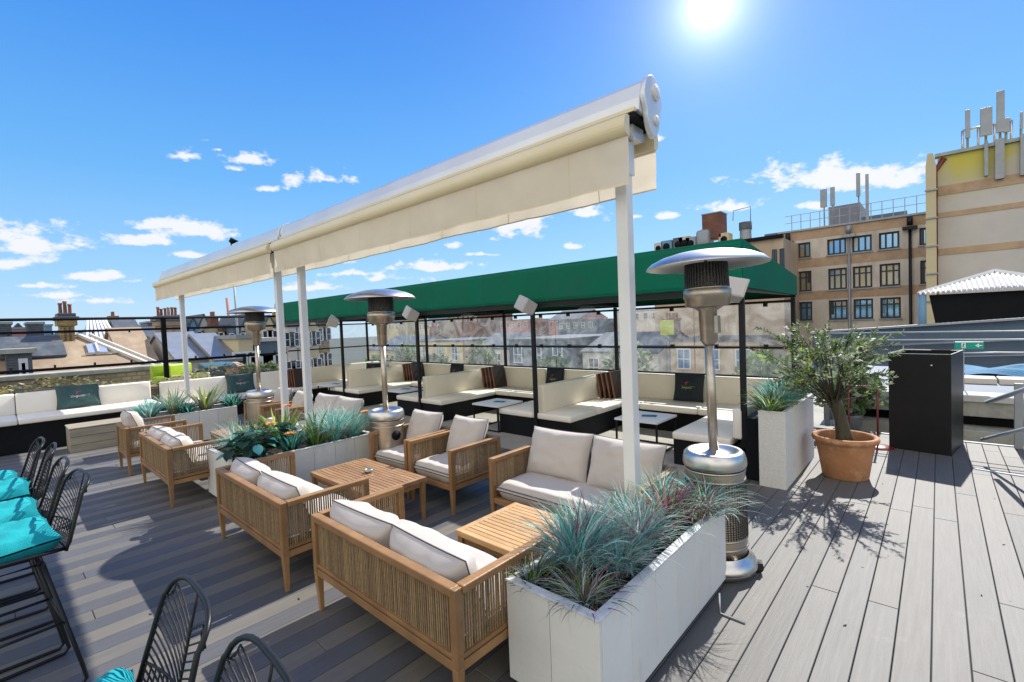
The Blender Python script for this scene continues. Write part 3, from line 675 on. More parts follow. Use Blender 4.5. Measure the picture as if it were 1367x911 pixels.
# logo cushions (script squiggle under a small crest)
def logo_cushion(label, loc, rz, m, ink, w=.46, h=.42, lean=.22):
    t = thing('logo_cushion', label, 'cushion', loc, rz, group='dark cushions with a script logo')
    T = Matrix.Translation((0, 0, h/2)) @ Matrix.Rotation(R(90)+lean*-1, 4, 'X')
    b = MB(); pillow(b, w, h, .13, T, seed=4, p=5, pull=.07, wr=.01); b.build('cushion_body', m, t)
    g = MB(T)
    script = []   # flowing handwriting strokes
    zf = lambda x, y: (x, y, .068-.02*(abs(x/w*2)**3)*1.2)
    def st_(pts, r=.0032): g.tube([zf(a*w, b_*h) for a, b_ in pts], r, 6, 0)
    st_([(-.27, -.07), (-.22, -.02), (-.20, .05), (-.235, .04), (-.22, -.06), (-.17, -.06), (-.155, -.01), (-.185, .02)])
    x = -.15
    for k, up in enumerate((.0, .0, 1, 0, 0, 0, 0, 0)):
        st_([(x, -.05), (x+.018, -.005), (x+.03, .0), (x+.034, -.045), (x+.045, -.05)], .0028)
        if up: st_([(x+.03, 0), (x+.022, -.09), (x+.0, -.10), (x+.03, -.06)], .0026)
        x += .043
    st_([(x, -.045), (x+.02, .0), (x+.035, -.04), (x+.055, .02), (x+.02, -.10)], .003)
    st_([(-.2, .035), (.0, .012), (.24, .03)], .0022)
    g.build('script_logo', ink, t)
    c = MB(T)
    c.add([zf(*q) for q in [(-.030, .035), (.030, .035), (.038, .085), (.018, .068), (0, .095), (-.018, .068), (-.038, .085)]], [(0, 1, 2, 3, 4, 5, 6)])
    c.v = [(a, b_, d_) for a, b_, d_ in c.v]; c.build('crest', 'pink', t, solid=.003)
    return t
logo_cushion('dark green cushion with pink crest and white script on the near left bench', (-11.83, 1.02, .56), R(90), 'green_cushion', 'white_print', .62, .43)
logo_cushion('dark grey cushion with pink crest above the far planter plants', (-12.28, 3.9, .42), R(90), 'green_cushion', 'white_print', .62, .44)
logo_cushion('blackish cushion with lime script in the right booth, beside the near heater pole', (-3.02, 7.58, .42), 0, 'navy_cushion', 'lime_print', .5, .46)
logo_cushion('blackish cushion at the back of the second booth, behind the canopy post with speaker', (-5.75, 7.58, .42), 0, 'navy_cushion', 'lime_print', .44, .46)
logo_cushion('blackish cushion at the back of the booth right of the second heater', (-8.75, 7.58, .42), R(4), 'navy_cushion', 'white_print', .44, .46)
logo_cushion('blackish cushion slumped in the farthest left booth', (-12.0, 7.3, .42), R(40), 'navy_cushion', 'white_print', .5, .44, .5)
# ================================================================ GREEN CANOPY
cn = thing('green_canopy', 'long dark green canvas canopy on black posts over the booths', 'canopy', (0, 0, 0))
XL, XR = -13.5, -1.56; yf, yb = 5.45, 8.05; ZT, ZB, ZK = 2.62, 2.10, 2.34
m = MB()
def vfn(a, b):
    x = XL+(XR-XL)*a; n_ = noise.noise(Vector((x*2.6, b*1.3, 0)))*.018+noise.noise(Vector((x*7, b*3, 4)))*.006
    return (x, yf-.002+n_*(1.1-b)*1.2, ZB+(ZT-ZB)*b+(.012*noise.noise(Vector((x*1.1, 0, 2))) if b < .01 else 0))
m.grid(vfn, 300, 8); vl = m.build('front_valance', 'green', cn, solid=.006)
m = MB()
for k in range(1, 9):
    a0 = k/9; m.grid(lambda i, b, a0=a0: tuple(Vector(vfn(a0+i*.0016, b))+Vector((0, -.006, 0))), 1, 8)
for zb_ in (.035, .965): m.grid(lambda a, i, zb_=zb_: tuple(Vector(vfn(a, zb_+i*.012))+Vector((0, -.005, 0))), 300, 1)
M['green_seam'] = mat('green_stitching', (.0, .12, .075), (.0, .10, .06), .8); m.build('seams', 'green_seam', vl)
m = MB(); m.grid(lambda a, b: (XL+(XR-XL)*a, yf+.004+(yb-yf)*b, ZT-.003+(ZK-ZT)*b-.02*math.sin(math.pi*b)), 30, 6); m.build('roof_canvas', 'green', cn, solid=.006)
m = MB(); m.box(XL, XR, yb+.003, yb+.008, 2.06, ZK); m.build('back_valance', 'green', cn)
for x, nm in ((XR+.004, 0), (XL-.010, 1)):
    m = MB(); m.prism([(yf, ZB), (yb, 2.06), (yb, ZK-.002), (yf, ZT-.002)], (x, 0, 0), .006, (0, 1, 0), (0, 0, 1), (1, 0, 0)); m.build('end_panel', 'green', cn)
m = MB(); m.box(XL, XR, yf+.012, yf+.06, 2.03, 2.12); m.box(XL, XR, yb-.06, yb-.015, 2.03, 2.07); 
for x in PX: m.box(x-.03, x+.03, yf+.062, yb-.062, 2.06, 2.12)
m.box(XL, XR, yf+.012, yf+.05, ZT-.06, ZT-.02)
m.build('roof_frame', 'black', cn)
for x in PX[:-1]:
    m = MB(); m.box(x-.028, x+.028, yf+.065, yf+.12, .01, 2.058); m.build('post', 'black', cn, .004)
for x in PX[:-1]+[-13.5]:
    m = MB(); m.box(x-.028, x+.028, yb-.055, yb, .01, 2.028); m.build('post', 'black', cn, .004)
yw = yb-.028
bays = [(-4.58, -1.6), (-7.5, -4.58), (-10.45, -7.5), (-13.5, -10.45)]
m = MB()
for z in (1.28, 1.98): m.box(XL+.03, PX[0]-.03, yw-.018, yw+.018, z-.018, z+.018)
m.box(XL, PX[0], yw-.02, yw+.02, .80, .835)
m.build('rails', 'black', cn)
m = MB(); m.box(XL, PX[0]-.03, yw-.05, yw+.06, .70, .79); m.build('sill_ledge', 'pale_wall', cn)
for a, b in bays:
    for z0, z1 in ((.84, 1.25), (1.31, 1.955)):
        mid = (a+b)/2
        for p, q in ((a+.035, mid-.01), (mid+.01, b-.035)):
            g = MB(); g.grid(lambda u, v, p=p, q=q, z0=z0, z1=z1: (p+(q-p)*u, yw+.025+.008*noise.noise(Vector((p+u*3, v*2, z0*3))), z0+(z1-z0)*v), 14, 6); g.build('clear_panel', 'pvc', cn)
    for z in (1.30, 1.955):
        for k in range(4):
            x = a+(b-a)*(k+.5)/4; c = MB(); c.box(x-.028, x+.028, yw-.034, yw+.02, z-.045, z+.03); c.build('clip', 'black', cn)
# left end wall
m = MB()
for z in (1.28, 1.98): m.box(-13.515, -13.485, yf+.1, yb-.057, z-.018, z+.018)
m.build('rails', 'black', cn)
for z0, z1 in ((.84, 1.25), (1.31, 1.955)):
    g = MB(); g.grid(lambda u, v, z0=z0, z1=z1: (-13.47+.006*noise.noise(Vector((u*3, v*2, 5))), yf+.15+(yb-yf-.24)*u, z0+(z1-z0)*v), 14, 6); g.build('clear_panel', 'pvc', cn)
# loudspeakers on the canopy posts
def speaker(label, loc, rz, tilt):
    t = thing('loudspeaker', label, 'loudspeaker', loc, rz, group='pale loudspeakers on the canopy posts')
    T = Matrix.Rotation(tilt, 4, 'X') @ Matrix.Rotation(R(16), 4, 'Y')
    m = MB(T); vs = [(-.17, -.12, -.11), (.17, -.12, -.11), (.17, -.12, .11), (-.17, -.12, .11), (-.10, .10, -.09), (.10, .10, -.09), (.10, .10, .09), (-.10, .10, .09)]
    m.add(vs, [(0, 1, 2, 3), (5, 4, 7, 6), (0, 4, 5, 1), (1, 5, 6, 2), (2, 6, 7, 3), (3, 7, 4, 0)]); b = m.build('cabinet', 'speaker', t, .012)
    g = MB(T); g.box(-.155, .155, -.128, -.121, -.098, .098); g.build('grille', 'speaker', b, .004)
    g = MB(); g.bar((0, .09, 0), (0, .18, .03), .03, .03); g.build('wall_bracket', 'black', t)
    return t
for px, py, rz, lb in [(704, 409, -20, 'pale loudspeaker on the canopy post in the middle, right of the awning valance'), (550, 420, -15, 'pale loudspeaker just right of the second heater'), (446, 430, -30, 'small pale loudspeaker at the left canopy post, left of the second heater'), (976, 388, 12, 'pale loudspeaker half hidden behind the near heater head')]:
    p = at(px, py, Y=5.38); speaker(lb, p, R(rz), R(-24))
for px, py, Y, lb in [(782, 398, 6.3, 'downlight under the canopy beside the white awning post'), (623, 411, 6.3, 'downlight under the canopy right of the second heater')]:
    p = at(px, py, Y=Y); t = thing('ceiling_heater', lb, 'lamp', (p.x, p.y, 2.0), group='lamps hung under the canopy')
    m = MB(); m.lathe([(.02, .05), (.05, .04), (.13, .0), (.14, -.012), (.12, -.01), (0, .01)], 24); m.build('shade', 'speaker', t); m = MB(); m.tube([(0, 0, .04), (0, 0, .07)], .012, 10); m.build('stem', 'black', t)
# ================================================================ LEFT RAILING
rl = thing('roof_railing', 'black metal railing with three rails along the left edge of the terrace', 'railing', (0, 0, 0))
X0 = -13.5
m = MB()
for z, r in ((2.26, .030), (2.0, .025), (1.235, .030)): m.tube([(X0, -6, z), (X0, 5.5, z)], r, 8)
m.build('rails', 'black_matt', rl)
for y in (-4.5, -1.0, 2.72):
    m = MB(); m.box(X0-.045, X0+.045, y-.045, y+.045, 0, 2.27); m.build('post', 'black_matt', rl, .004)
for y in [-3.5+i*.62 for i in range(15)]:
    if abs(y-2.72) < .15: continue
    m = MB(); m.box(X0+.015, X0+.045, y-.018, y+.018, 1.225, 1.32); m.build('clip', 'black', rl)
    m = MB(); m.box(X0+.015, X0+.04, y-.016, y+.016, 1.94, 1.995); m.build('clip', 'black', rl)
# plant strip between bench and railing
gs = MB(); rnd = random.Random(2)
for i in range(2600):
    x, y = rnd.uniform(-13.4, -12.75), rnd.uniform(-5, 5.3); z = .72+rnd.random()*.36*(.6+.4*math.sin(y*2.1)); a = rnd.uniform(0, 6.28); s = rnd.uniform(.03, .07)
    ca, sa = math.cos(a)*s, math.sin(a)*s
    gs.add([(x-ca, y-sa, z), (x+sa*.4, y-ca*.4, z+s*.5), (x+ca, y+sa, z+s*.8), (x-sa*.4, y+ca*.4, z+.01)], [(0, 1, 2, 3)], rnd.choice([0, 0, 0, 1, 1, 2]))
tag(gs.build('low_ground_cover', ['yellow_leaf', 'olive_leaf', 'tan_plastic']), 'yellowing low ground cover growing between bench and left railing', 'ground cover', kind='stuff')
tr = MB(); tr.box(-13.46, -12.68, -5.2, 5.4, .01, .74); tag(tr.build('kerb_trough', 'stone'), kind='structure')
# ================================================================ RETRACTABLE AWNINGS
def awning(label, xa, xb, posts, rot=(0, 0, 0), z0=0):
    t = thing('roller_awning', label, 'awning', (0, 0, 0), group='cream double sided roller awnings')
    Lx = xb-xa
    # cassette profile (y,z)
    prof = [(2.745, 3.09), (2.757, 3.17), (2.785, 3.262), (2.81, 3.29), (2.86, 3.302), (2.92, 3.29), (2.965, 3.235), (2.985, 3.16), (2.965, 3.10), (2.94, 3.075), (2.80, 3.075)]
    m = MB(); m.prism(prof, (xa, 0, z0), Lx, (0, 1, 0), (0, 0, 1), (1, 0, 0)); m.build('cassette', 'cassette', t, .006)
    m = MB(); m.box(xa+.02, xb-.02, 2.722, 2.744, 3.082+z0, 3.106+z0); m.build('lower_lip', 'cream_bar', t); m = MB(); m.box(xa+.02, xb-.02, 2.73, 3.045, 3.046+z0, 3.074+z0); m.build('slot_shade_strip', 'black_matt', t)  # black strip stands for the slot's shade and blocks sun through the gap
    # end caps (teardrop)
    for x, s in ((xb, 1), (xa, -1)):
        pts = []
        for k in range(28):
            a = 2*math.pi*k/28; y = 2.88+.125*math.sin(a)*(1 if math.cos(a) > -.2 else .8); z = 3.165+.165*math.cos(a) if math.cos(a) > 0 else 3.165+.225*math.cos(a)
            pts.append((y, z+z0))
        m = MB(); m.prism(pts, (x if s > 0 else x-.035, 0, 0), .035, (0, 1, 0), (0, 0, 1), (1, 0, 0)); e = m.build('end_cap', 'cassette', t, .008, 3)
        m = MB(); xo = x+.036*s
        for y, z, r in ((2.90, 3.225, .048), (2.90, 3.05, .032)):
            m.tube([(xo-.002*s, y, z+z0), (xo+.014*s, y, z+z0)], r, 24); m.tube([(xo+.014*s, y, z+z0), (xo+.018*s, y, z+z0)], r*.7, 24)
        m.build('cap_boss', 'white_post', e, .003)
    # front bars and valances each side
    for yb_, s, nm, zb in ((2.655, -1, 'front', 2.625), (3.03, 1, 'back', 2.655)):
        pr = []
        for k in range(12):
            a = math.pi*k/11; pr.append((yb_+s*.045*math.sin(a), 2.98+.065*math.cos(a)+z0))
        pr += [(yb_-s*.02, 2.92+z0), (yb_-s*.02, 3.04+z0)]
        if s > 0: pr = pr[::-1]
        m = MB(); m.prism(pr, (xa-.03, 0, 0), Lx+.0, (0, 1, 0), (0, 0, 1), (1, 0, 0)); m.build('lead_bar', 'cream_bar', t)
        rr = random.Random(int(abs(xa)*7)+s)
        seams = [Lx*(k+.5)/6 for k in range(6)]
        def fn(u, v, yb_=yb_, s=s, zb=zb):
            x = xa-.03+Lx*u; drop = 1-v
            w = (.012*noise.noise(Vector((x*4.5, drop*1.2, s))) + .006*noise.noise(Vector((x*13, drop*2, s+4))))*(drop**.7)*1.6
            scal = .012*noise.noise(Vector((x*1.6, 2, s)))*drop
            return (x, yb_+w, 2.925+z0-(2.925-zb)*drop+scal)
        m = MB(); m.grid(fn, 200, 8); v = m.build('valance', 'cream_cloth', t)
        h_ = MB(); h_.grid(lambda u, k, fn=fn: tuple(Vector(fn(u, k*.035))+Vector((0, -.0025, -.001))), 200, 1)
        for sx in seams:
            h_.grid(lambda k, vv, sx=sx, fn=fn: tuple(Vector(fn(sx/Lx+k*.0012, vv))+Vector((0, -.0025, 0))), 1, 8)
        h_.build('hem', 'cream_bar', v)
    # arms between cassette and bars
    for x in [xa+.12, (xa+xb)/2, xb-.12]:
        m = MB(); m.box(x-.03, x+.03, 2.67, 3.015, 2.985+z0, 3.025+z0); m.box(x-.045, x+.045, 2.80, 2.95, 2.96+z0, 3.04+z0)
        m.build('folding_arm', 'cassette', t)
    for (x, y, zb) in posts:
        m = MB(); m.box(x-.042, x+.042, y-.042, y+.042, zb, 2.958+z0); p = m.build('post', 'white_post', t, .006)
        m = MB(); m.box(x-.09, x+.09, y-.09, y+.09, zb-.002 if zb else .002, zb+.01); m.build('post_foot', 'white_post', p)
        m = MB(); m.box(x-.055, x+.055, y-.055, y+.055, 2.74+z0, 2.95+z0); m.build('post_head', 'cassette', p, .004)
    return t
awning('nearer long cream roller awning on white posts, rising over the sofas', -6.72, -1.36, [(-1.53, 2.84, .46), (-6.36, 2.84, 0)])
a2 = awning('farther shorter cream roller awning beyond the joint at the two white posts', -6.2, 0, [(-.26, 2.84, 0), (-5.0, 2.84, 0)])
a2.rotation_euler = (0, 0, R(1.2)); a2.location = (-6.80, .0, 0)
# ================================================================ PLANTS
def tuft(name, label, loc, n, h, spread, w, mats, droop=1., seed=0, parent=None, group=None, cat='plant', segs=7, up=.9, wisps=.0):
    rnd = random.Random(seed*17+3); mb = MB()
    for i in range(n):
        a = rnd.uniform(0, 2*math.pi); L_ = h*rnd.uniform(.55, 1.15); lean = rnd.uniform(.05, 1.)**up*spread
        r0 = rnd.uniform(0, .045); p = Vector((math.cos(a)*r0, math.sin(a)*r0, -.01)); d = Vector((math.cos(a)*lean, math.sin(a)*lean, 1)).normalized()
        cur = rnd.uniform(-.35, .35); ww = w*rnd.uniform(.6, 1.2); st_ = L_/segs; dr = droop*rnd.uniform(.4, 1.5)
        L1, R1 = [], []; side = Vector((-math.sin(a), math.cos(a), 0)); tw = rnd.uniform(-.8, .8)
        for k in range(segs+1):
            f = k/segs; wd = ww*(math.sin(math.pi*min(1, .28+f*.72)))*.5+.0004
            sd = (side*math.cos(tw*f)+d.cross(side)*math.sin(tw*f))
            L1.append(p-sd*wd); R1.append(p+sd*wd)
            p = p+d*st_
            d = (d+Vector((math.cos(a+cur*3), math.sin(a+cur*3), 0))*.10*dr*(.4+f*1.4)+Vector((0, 0, -1))*.22*dr*f*f+side*cur*.12).normalized()
        vs = L1+R1; m_ = segs+1
        mb.add(vs, [(k, k+1, m_+k+1, m_+k) for k in range(segs)], rnd.choices(range(len(mats)), weights=[q[1] for q in mats])[0], True)
    if wisps:
        for i in range(int(n*wisps)):
            a = rnd.uniform(0, 6.28); c = rnd.uniform(-1, 1); L_ = h*rnd.uniform(.7, 1.35); lean = rnd.uniform(.1, 1.1)*max(spread, .6)
            p = Vector((math.cos(a)*.02, math.sin(a)*.02, 0)); d = Vector((math.cos(a)*lean, math.sin(a)*lean, 1)).normalized(); pts = [p.copy()]
            for k in range(9):
                p = p+d*(L_/9); pts.append(p.copy()); d = (d+Vector((math.cos(a+c*2), math.sin(a+c*2), 0))*.12+Vector((0, 0, -.34*(k/9)))+Vector((-math.sin(a), math.cos(a), 0))*c*.16).normalized()
            mb.tube(pts, [.0016*(1-k/11) for k in range(10)], 3, len(mats))
        mats = mats+[('silver_leaf', 1)]
    o = mb.build(name, [q[0] for q in mats], parent); 
    if not parent: o.location = loc; o.rotation_euler = (0, 0, seed); tag(o, label, cat, group)
    return o
TEAL = [('teal_leaf', 5), ('silver_leaf', 3)]; SILV = [('silver_leaf', 5), ('teal_leaf', 2), ('purple_leaf', 1)]
PURP = [('purple_leaf', 5), ('lime_leaf', 2), ('silver_leaf', 1)]; LIME = [('lime_leaf', 5), ('green_leaf', 2)]; GREEN = [('green_leaf', 4), ('dark_leaf', 3), ('lime_leaf', 1)]
zt = .49
GA = 'grass clumps in the nearest planter'
specs = [
 ('dark green grass clump spilling over the left near corner of the nearest planter', -1.50, 1.74, 120, .26, 1.3, .007, GREEN, 1.2),
 ('wiry low clump of mixed grass at the near right corner of the nearest planter', -1.22, 1.78, 190, .27, 1.5, .005, [('purple_leaf', 2), ('green_leaf', 3), ('silver_leaf', 2), ('lime_leaf', 1)], 1.7),
 ('tall turquoise grass clump nearest the camera in the front planter', -1.40, 1.98, 330, .40, .75, .008, TEAL, 1.2),
 ('silvery turquoise clump along the right rim of the nearest planter', -1.24, 2.12, 300, .37, .9, .006, TEAL, 1.8),
 ('turquoise clump against the table side of the nearest planter', -1.47, 2.22, 280, .36, .8, .008, TEAL, 1.3),
 ('grey silver grass clump in the middle of the nearest planter', -1.26, 2.40, 330, .38, .85, .006, SILV, 1.6),
 ('reddish brown spiky clump between turquoise ones in the nearest planter', -1.36, 2.30, 90, .30, .8, .008, PURP, 1.1),
 ('turquoise clump in front of the white post in the nearest planter', -1.42, 2.58, 280, .34, .85, .007, TEAL, 1.5),
 ('lime and burgundy spiky plant right of the white post in the nearest planter', -1.27, 2.78, 130, .34, .8, .015, PURP+[('lime_leaf', 2)], .9),
 ('small lime green spiky plant left of the white post foot', -1.50, 2.70, 60, .26, .8, .012, LIME, .8),
 ('burgundy grass clump beside the near heater in the nearest planter', -1.16, 2.92, 150, .32, .9, .008, PURP, 1.2),
 ('turquoise clump arching over the far right corner of the nearest planter', -1.13, 3.06, 300, .33, 1.1, .007, TEAL, 1.9),
 ('turquoise feathery clump at the far left corner of the nearest planter', -1.42, 3.04, 260, .40, .7, .006, TEAL+[('silver_leaf', 2)], 1.1)]
for i, (lb, x, y, n, h, sp, w, ms, dr) in enumerate(specs):
    tuft('ornamental_grass', lb, (x, y, zt), int(n*.92), h*(.80+.22*((i*7) % 3)/2), sp*1.15, w*1.1, ms+[('tan_plastic', .35), ('purple_leaf', .8)], dr*1.3, seed=i+1, group=GA, wisps=.45 if n > 100 else .2)
GB = 'plants in the middle planter'
def broad(label, loc, n, s, mats, seed, h=.3, group=None, spread=.2):
    rnd = random.Random(seed); t = thing('leafy_plant', label, 'plant', loc, group=group); stm = MB(); lf = MB()
    for i in range(n):
        a = rnd.uniform(0, 6.28); r = spread*rnd.random()**.5; z = h*rnd.uniform(.3, 1)
        top = Vector((math.cos(a)*r, math.sin(a)*r, z)); stm.tube([(0, 0, 0), (top.x*.4, top.y*.4, z*.6), tuple(top)], .003, 5)
        d = Vector((math.cos(a+rnd.uniform(-.7, .7)), math.sin(a+rnd.uniform(-.7, .7)), rnd.uniform(-.5, .6))).normalized(); sd = d.cross(Vector((0, 0, 1))).normalized(); nn = sd.cross(d); L_ = s*rnd.uniform(.6, 1.2)
        def fn(u, v, top=top, d=d, sd=sd, nn=nn, L_=L_):
            wd = L_*.42*math.sin(math.pi*min(1, u*.93+.05))**.8
            return tuple(top+d*(L_*u)+sd*((v-.5)*2*wd)+nn*(-abs(v-.5)*-L_*.25-L_*.35*u*u))
        lf.grid(fn, 6, 4, rnd.choices(range(len(mats)), weights=[q[1] for q in mats])[0])
    stm.build('stem', 'green_leaf', t); lf.build('leaves', [q[0] for q in mats], t); return t
specs2 = [
 ('g', 'feathery turquoise clump at the near end of the middle planter', -5.62, 1.72, 260, .33, .8, .007, TEAL, 1.2),
 ('b', 'dark glossy broad-leaved plant near the front end of the middle planter', -5.42, 1.90, 60, .14, 0, 0, [('dark_leaf', 5), ('green_leaf', 1)], 0),
 ('b', 'deep green broad-leaved plant leaning over the right rim of the middle planter', -5.22, 1.72, 44, .12, 0, 0, [('dark_leaf', 4), ('teal_leaf', 1)], 0),
 ('g', 'teal blue spiky clump beside the dark glossy plant', -5.24, 2.12, 190, .28, .9, .013, [('teal_leaf', 4), ('dark_leaf', 2)], 1.),
 ('g', 'bright green agave-like rosette at the foot of the white posts', -5.20, 2.38, 48, .33, .95, .034, [('lime_leaf', 2), ('green_leaf', 4)], .8),
 ('g', 'lime green upright rosette behind the posts in the middle planter', -5.75, 2.25, 40, .36, .6, .028, LIME, .6),
 ('g', 'turquoise grass clump right of the two white posts', -5.22, 2.62, 330, .38, .75, .010, TEAL, 1.3),
 ('g', 'turquoise fountain of grass toward the far end of the middle planter', -5.25, 2.86, 330, .36, .8, .009, TEAL, 1.4),
 ('g', 'silvery clump in the back row of the middle planter', -5.62, 2.75, 260, .38, .7, .007, SILV, 1.2),
 ('g', 'purple tinged wispy clump at the far corner of the middle planter', -5.35, 2.97, 120, .28, .9, .006, PURP, 1.2),
 ('g', 'dark green spiky clump in the back row near the far group', -5.85, 1.95, 120, .33, .7, .016, GREEN, .9)]
for i, (k, lb, x, y, n, h, sp, w, ms, dr) in enumerate(specs2):
    if k == 'g': tuft('ornamental_grass' if w < .02 else 'agave', lb, (x, y, zt), n, h*1.22, sp, w*1.1, ms, dr, seed=i+31, group=GB, wisps=.35 if w < .012 else 0)
    else: broad(lb, (x, y, zt), n, h, ms, i, .28, GB)
for i, (x, y, z, lb) in enumerate([(-5.5, 2.02, .78, 'orange flower above the dark glossy plant'), (-5.16, 2.08, .70, 'small orange flower low beside the teal clump'), (-5.85, 2.35, .90, 'orange red flower in front of the far armchairs'), (-5.10, 2.95, .80, 'orange flower at the far end of the middle planter')]):
    t = thing('flower', lb, 'flower', (x, y, zt), group='orange flowers in the middle planter')
    f = MB(); f.tube([(0, 0, 0), (.01, 0, (z-zt)*.6), (0, .01, z-zt)], .003, 6); f.build('stem', 'green_leaf', t); f = MB(); rnd = random.Random(i)
    for k in range(26):
        a = k*2.4; r = .012+.0012*k; c = Vector((math.cos(a)*r, .01+math.sin(a)*r, z-zt+.02-.0007*k)); e = c+Vector((math.cos(a)*.028, math.sin(a)*.028, .012)); s = Vector((-math.sin(a), math.cos(a), 0))*.009
        f.add([c-s*.5, e-s, e+s, c+s*.5], [(0, 1, 2, 3)])
    f.build('petals', 'flower', t)
specs3 = [('blue green spiky clump at the near end of the far planter', -9.35, 1.62, 200, .30, .9, .014, TEAL),
 ('upright grey green clump in the far planter by the awning post', -9.40, 1.95, 120, .36, .7, .018, [('olive_leaf', 4), ('teal_leaf', 2)]),
 ('pale green agave rosette in the middle of the far planter', -9.35, 2.40, 46, .42, .9, .045, [('olive_leaf', 4), ('lime_leaf', 2)]),
 ('low teal foliage clump at the far end of the far planter', -9.32, 2.80, 130, .24, 1., .022, [('dark_leaf', 3), ('teal_leaf', 3)]),
 ('low teal clump between agave and near end of the far planter', -9.28, 2.12, 120, .2, 1., .02, [('dark_leaf', 2), ('teal_leaf', 3)])]
for i, (lb, x, y, n, h, sp, w, ms) in enumerate(specs3):
    tuft('agave' if w > .03 else 'ornamental_grass', lb, (x, y, zt), n, h*1.35, sp, w*1.2, ms, .9, seed=i+61, group='plants in the far planter')
GC = 'plants in the tall textured planter'
for i, (lb, x, y, n, h, sp, w, ms, dr) in enumerate([
 ('arching green and cream grass at the near end of the tall white planter', -1.33, 5.47, 260, .36, 1.1, .012, [('green_leaf', 4), ('lime_leaf', 3), ('silver_leaf', 2)], 1.9),
 ('blue turquoise spiky clump on the tall white planter, left of the olive tree', -1.30, 5.75, 420, .42, 1., .011, TEAL, 1.3),
 ('darker turquoise clump in the middle of the tall white planter', -1.32, 6.1, 320, .38, 1., .011, [('teal_leaf', 5), ('dark_leaf', 3)], 1.3),
 ('green leafy clump at the back end of the tall white planter', -1.32, 6.5, 220, .35, 1., .014, GREEN, 1.3)]):
    tuft('ornamental_grass', lb, (x, y, .73), n, h, sp, w, ms, dr, seed=i+81, group=GC)
# ---------------------------------------------------------------- olive tree
def olive():
    rnd = random.Random(12); t = thing('olive_tree', 'small olive tree with thick mossy trunk growing in the terracotta pot', 'tree', (-.76, 6.17, .34))
    tr = MB(); pts = [(.0, 0, 0), (-.01, .0, .12), (-.03, .0, .26), (-.06, -.01, .40), (-.07, -.02, .50)]
    tr.tube(pts, [.085, .072, .062, .06, .045], 14); tr.build('trunk', 'bark', t)
    li = MB(); lf = MB(); C0 = Vector((-.20, -.06, .80)); tips = []
    for i in range(30):
        a = i*2.399+rnd.uniform(-.3, .3); el = rnd.uniform(-.45, 1.15); r = rnd.uniform(.6, 1.)
        e = C0+Vector((math.cos(a)*math.cos(el)*.56*r, math.sin(a)*math.cos(el)*.56*r, math.sin(el)*.54*r))
        s = Vector((-.09, -.01, .34+rnd.random()*.16)); m1 = s.lerp(e, .5)+Vector((rnd.uniform(-.05, .05), rnd.uniform(-.05, .05), .03))
        li.tube([s, s.lerp(m1, .5), m1, m1.lerp(e, .5)+Vector((0, 0, .01)), e], [.011, .009, .007, .005, .003], 7); tips.append((m1, e))
    sprigs = []
    for m1, e in tips:
        for j in range(7):
            b = m1.lerp(e, rnd.uniform(.1, 1)); d = (b-C0).normalized()+Vector((rnd.uniform(-1, 1), rnd.uniform(-1, 1), rnd.uniform(-.6, .8)))*.8
            d.normalize(); sprigs.append((b, d, rnd.uniform(.10, .24)))
    for a, z, L_ in [(-1.0, .95, .45), (.1, 1.1, .42), (2.6, .8, .5), (3.6, .95, .45), (.6, .55, .4), (2.0, 1.25, .25), (4.4, .6, .42), (5.6, .85, .5), (-.4, .9, .52), (3.1, 1.2, .36)]:
        b = C0+Vector((math.cos(a)*.4, math.sin(a)*.4, z-.83)); sprigs.append((b, Vector((math.cos(a), math.sin(a), .5)).normalized(), L_*.8))
        li.tube([Vector((-.09, 0, .46)), b], [.008, .004], 6)
    for b, d, L_ in sprigs:
        e = b+d*L_; li.tube([b, b.lerp(e, .5)+Vector((0, 0, .015)), e], [.003, .0022, .0012], 5)
        n = int(L_*84)
        for k in range(n):
            f = (k+.5)/n; p = b.lerp(e, f)+Vector((0, 0, .015*math.sin(math.pi*f))); s = d.orthogonal().normalized(); s = Matrix.Rotation(k*1.9+rnd.random(), 3, d) @ s
            q = (s*.8+d*.6+Vector((0, 0, rnd.uniform(-.2, .2)))).normalized(); w = q.cross(d).normalized()*rnd.uniform(.007, .0115); l_ = rnd.uniform(.038, .068); nn = q.cross(w).normalized()*.004
            lf.add([p, p+q*l_*.3+w, p+q*l_*.75+w*.8, p+q*l_, p+q*l_*.75-w*.8, p+q*l_*.3-w], [(0, 1, 2, 3), (0, 3, 4, 5)], rnd.choices((0, 1, 2), weights=(6, 2, 1))[0])
    li.build('branches', 'bark', t); lf.build('crown', ['olive_leaf', 'green_leaf', 'lime_leaf'], t)
olive()
tuft('pot_grass', 'little tuft of grass at the foot of the olive trunk in the pot', (-.70, 6.08, .335), 60, .10, 1.2, .006, GREEN, 1.2, seed=95)
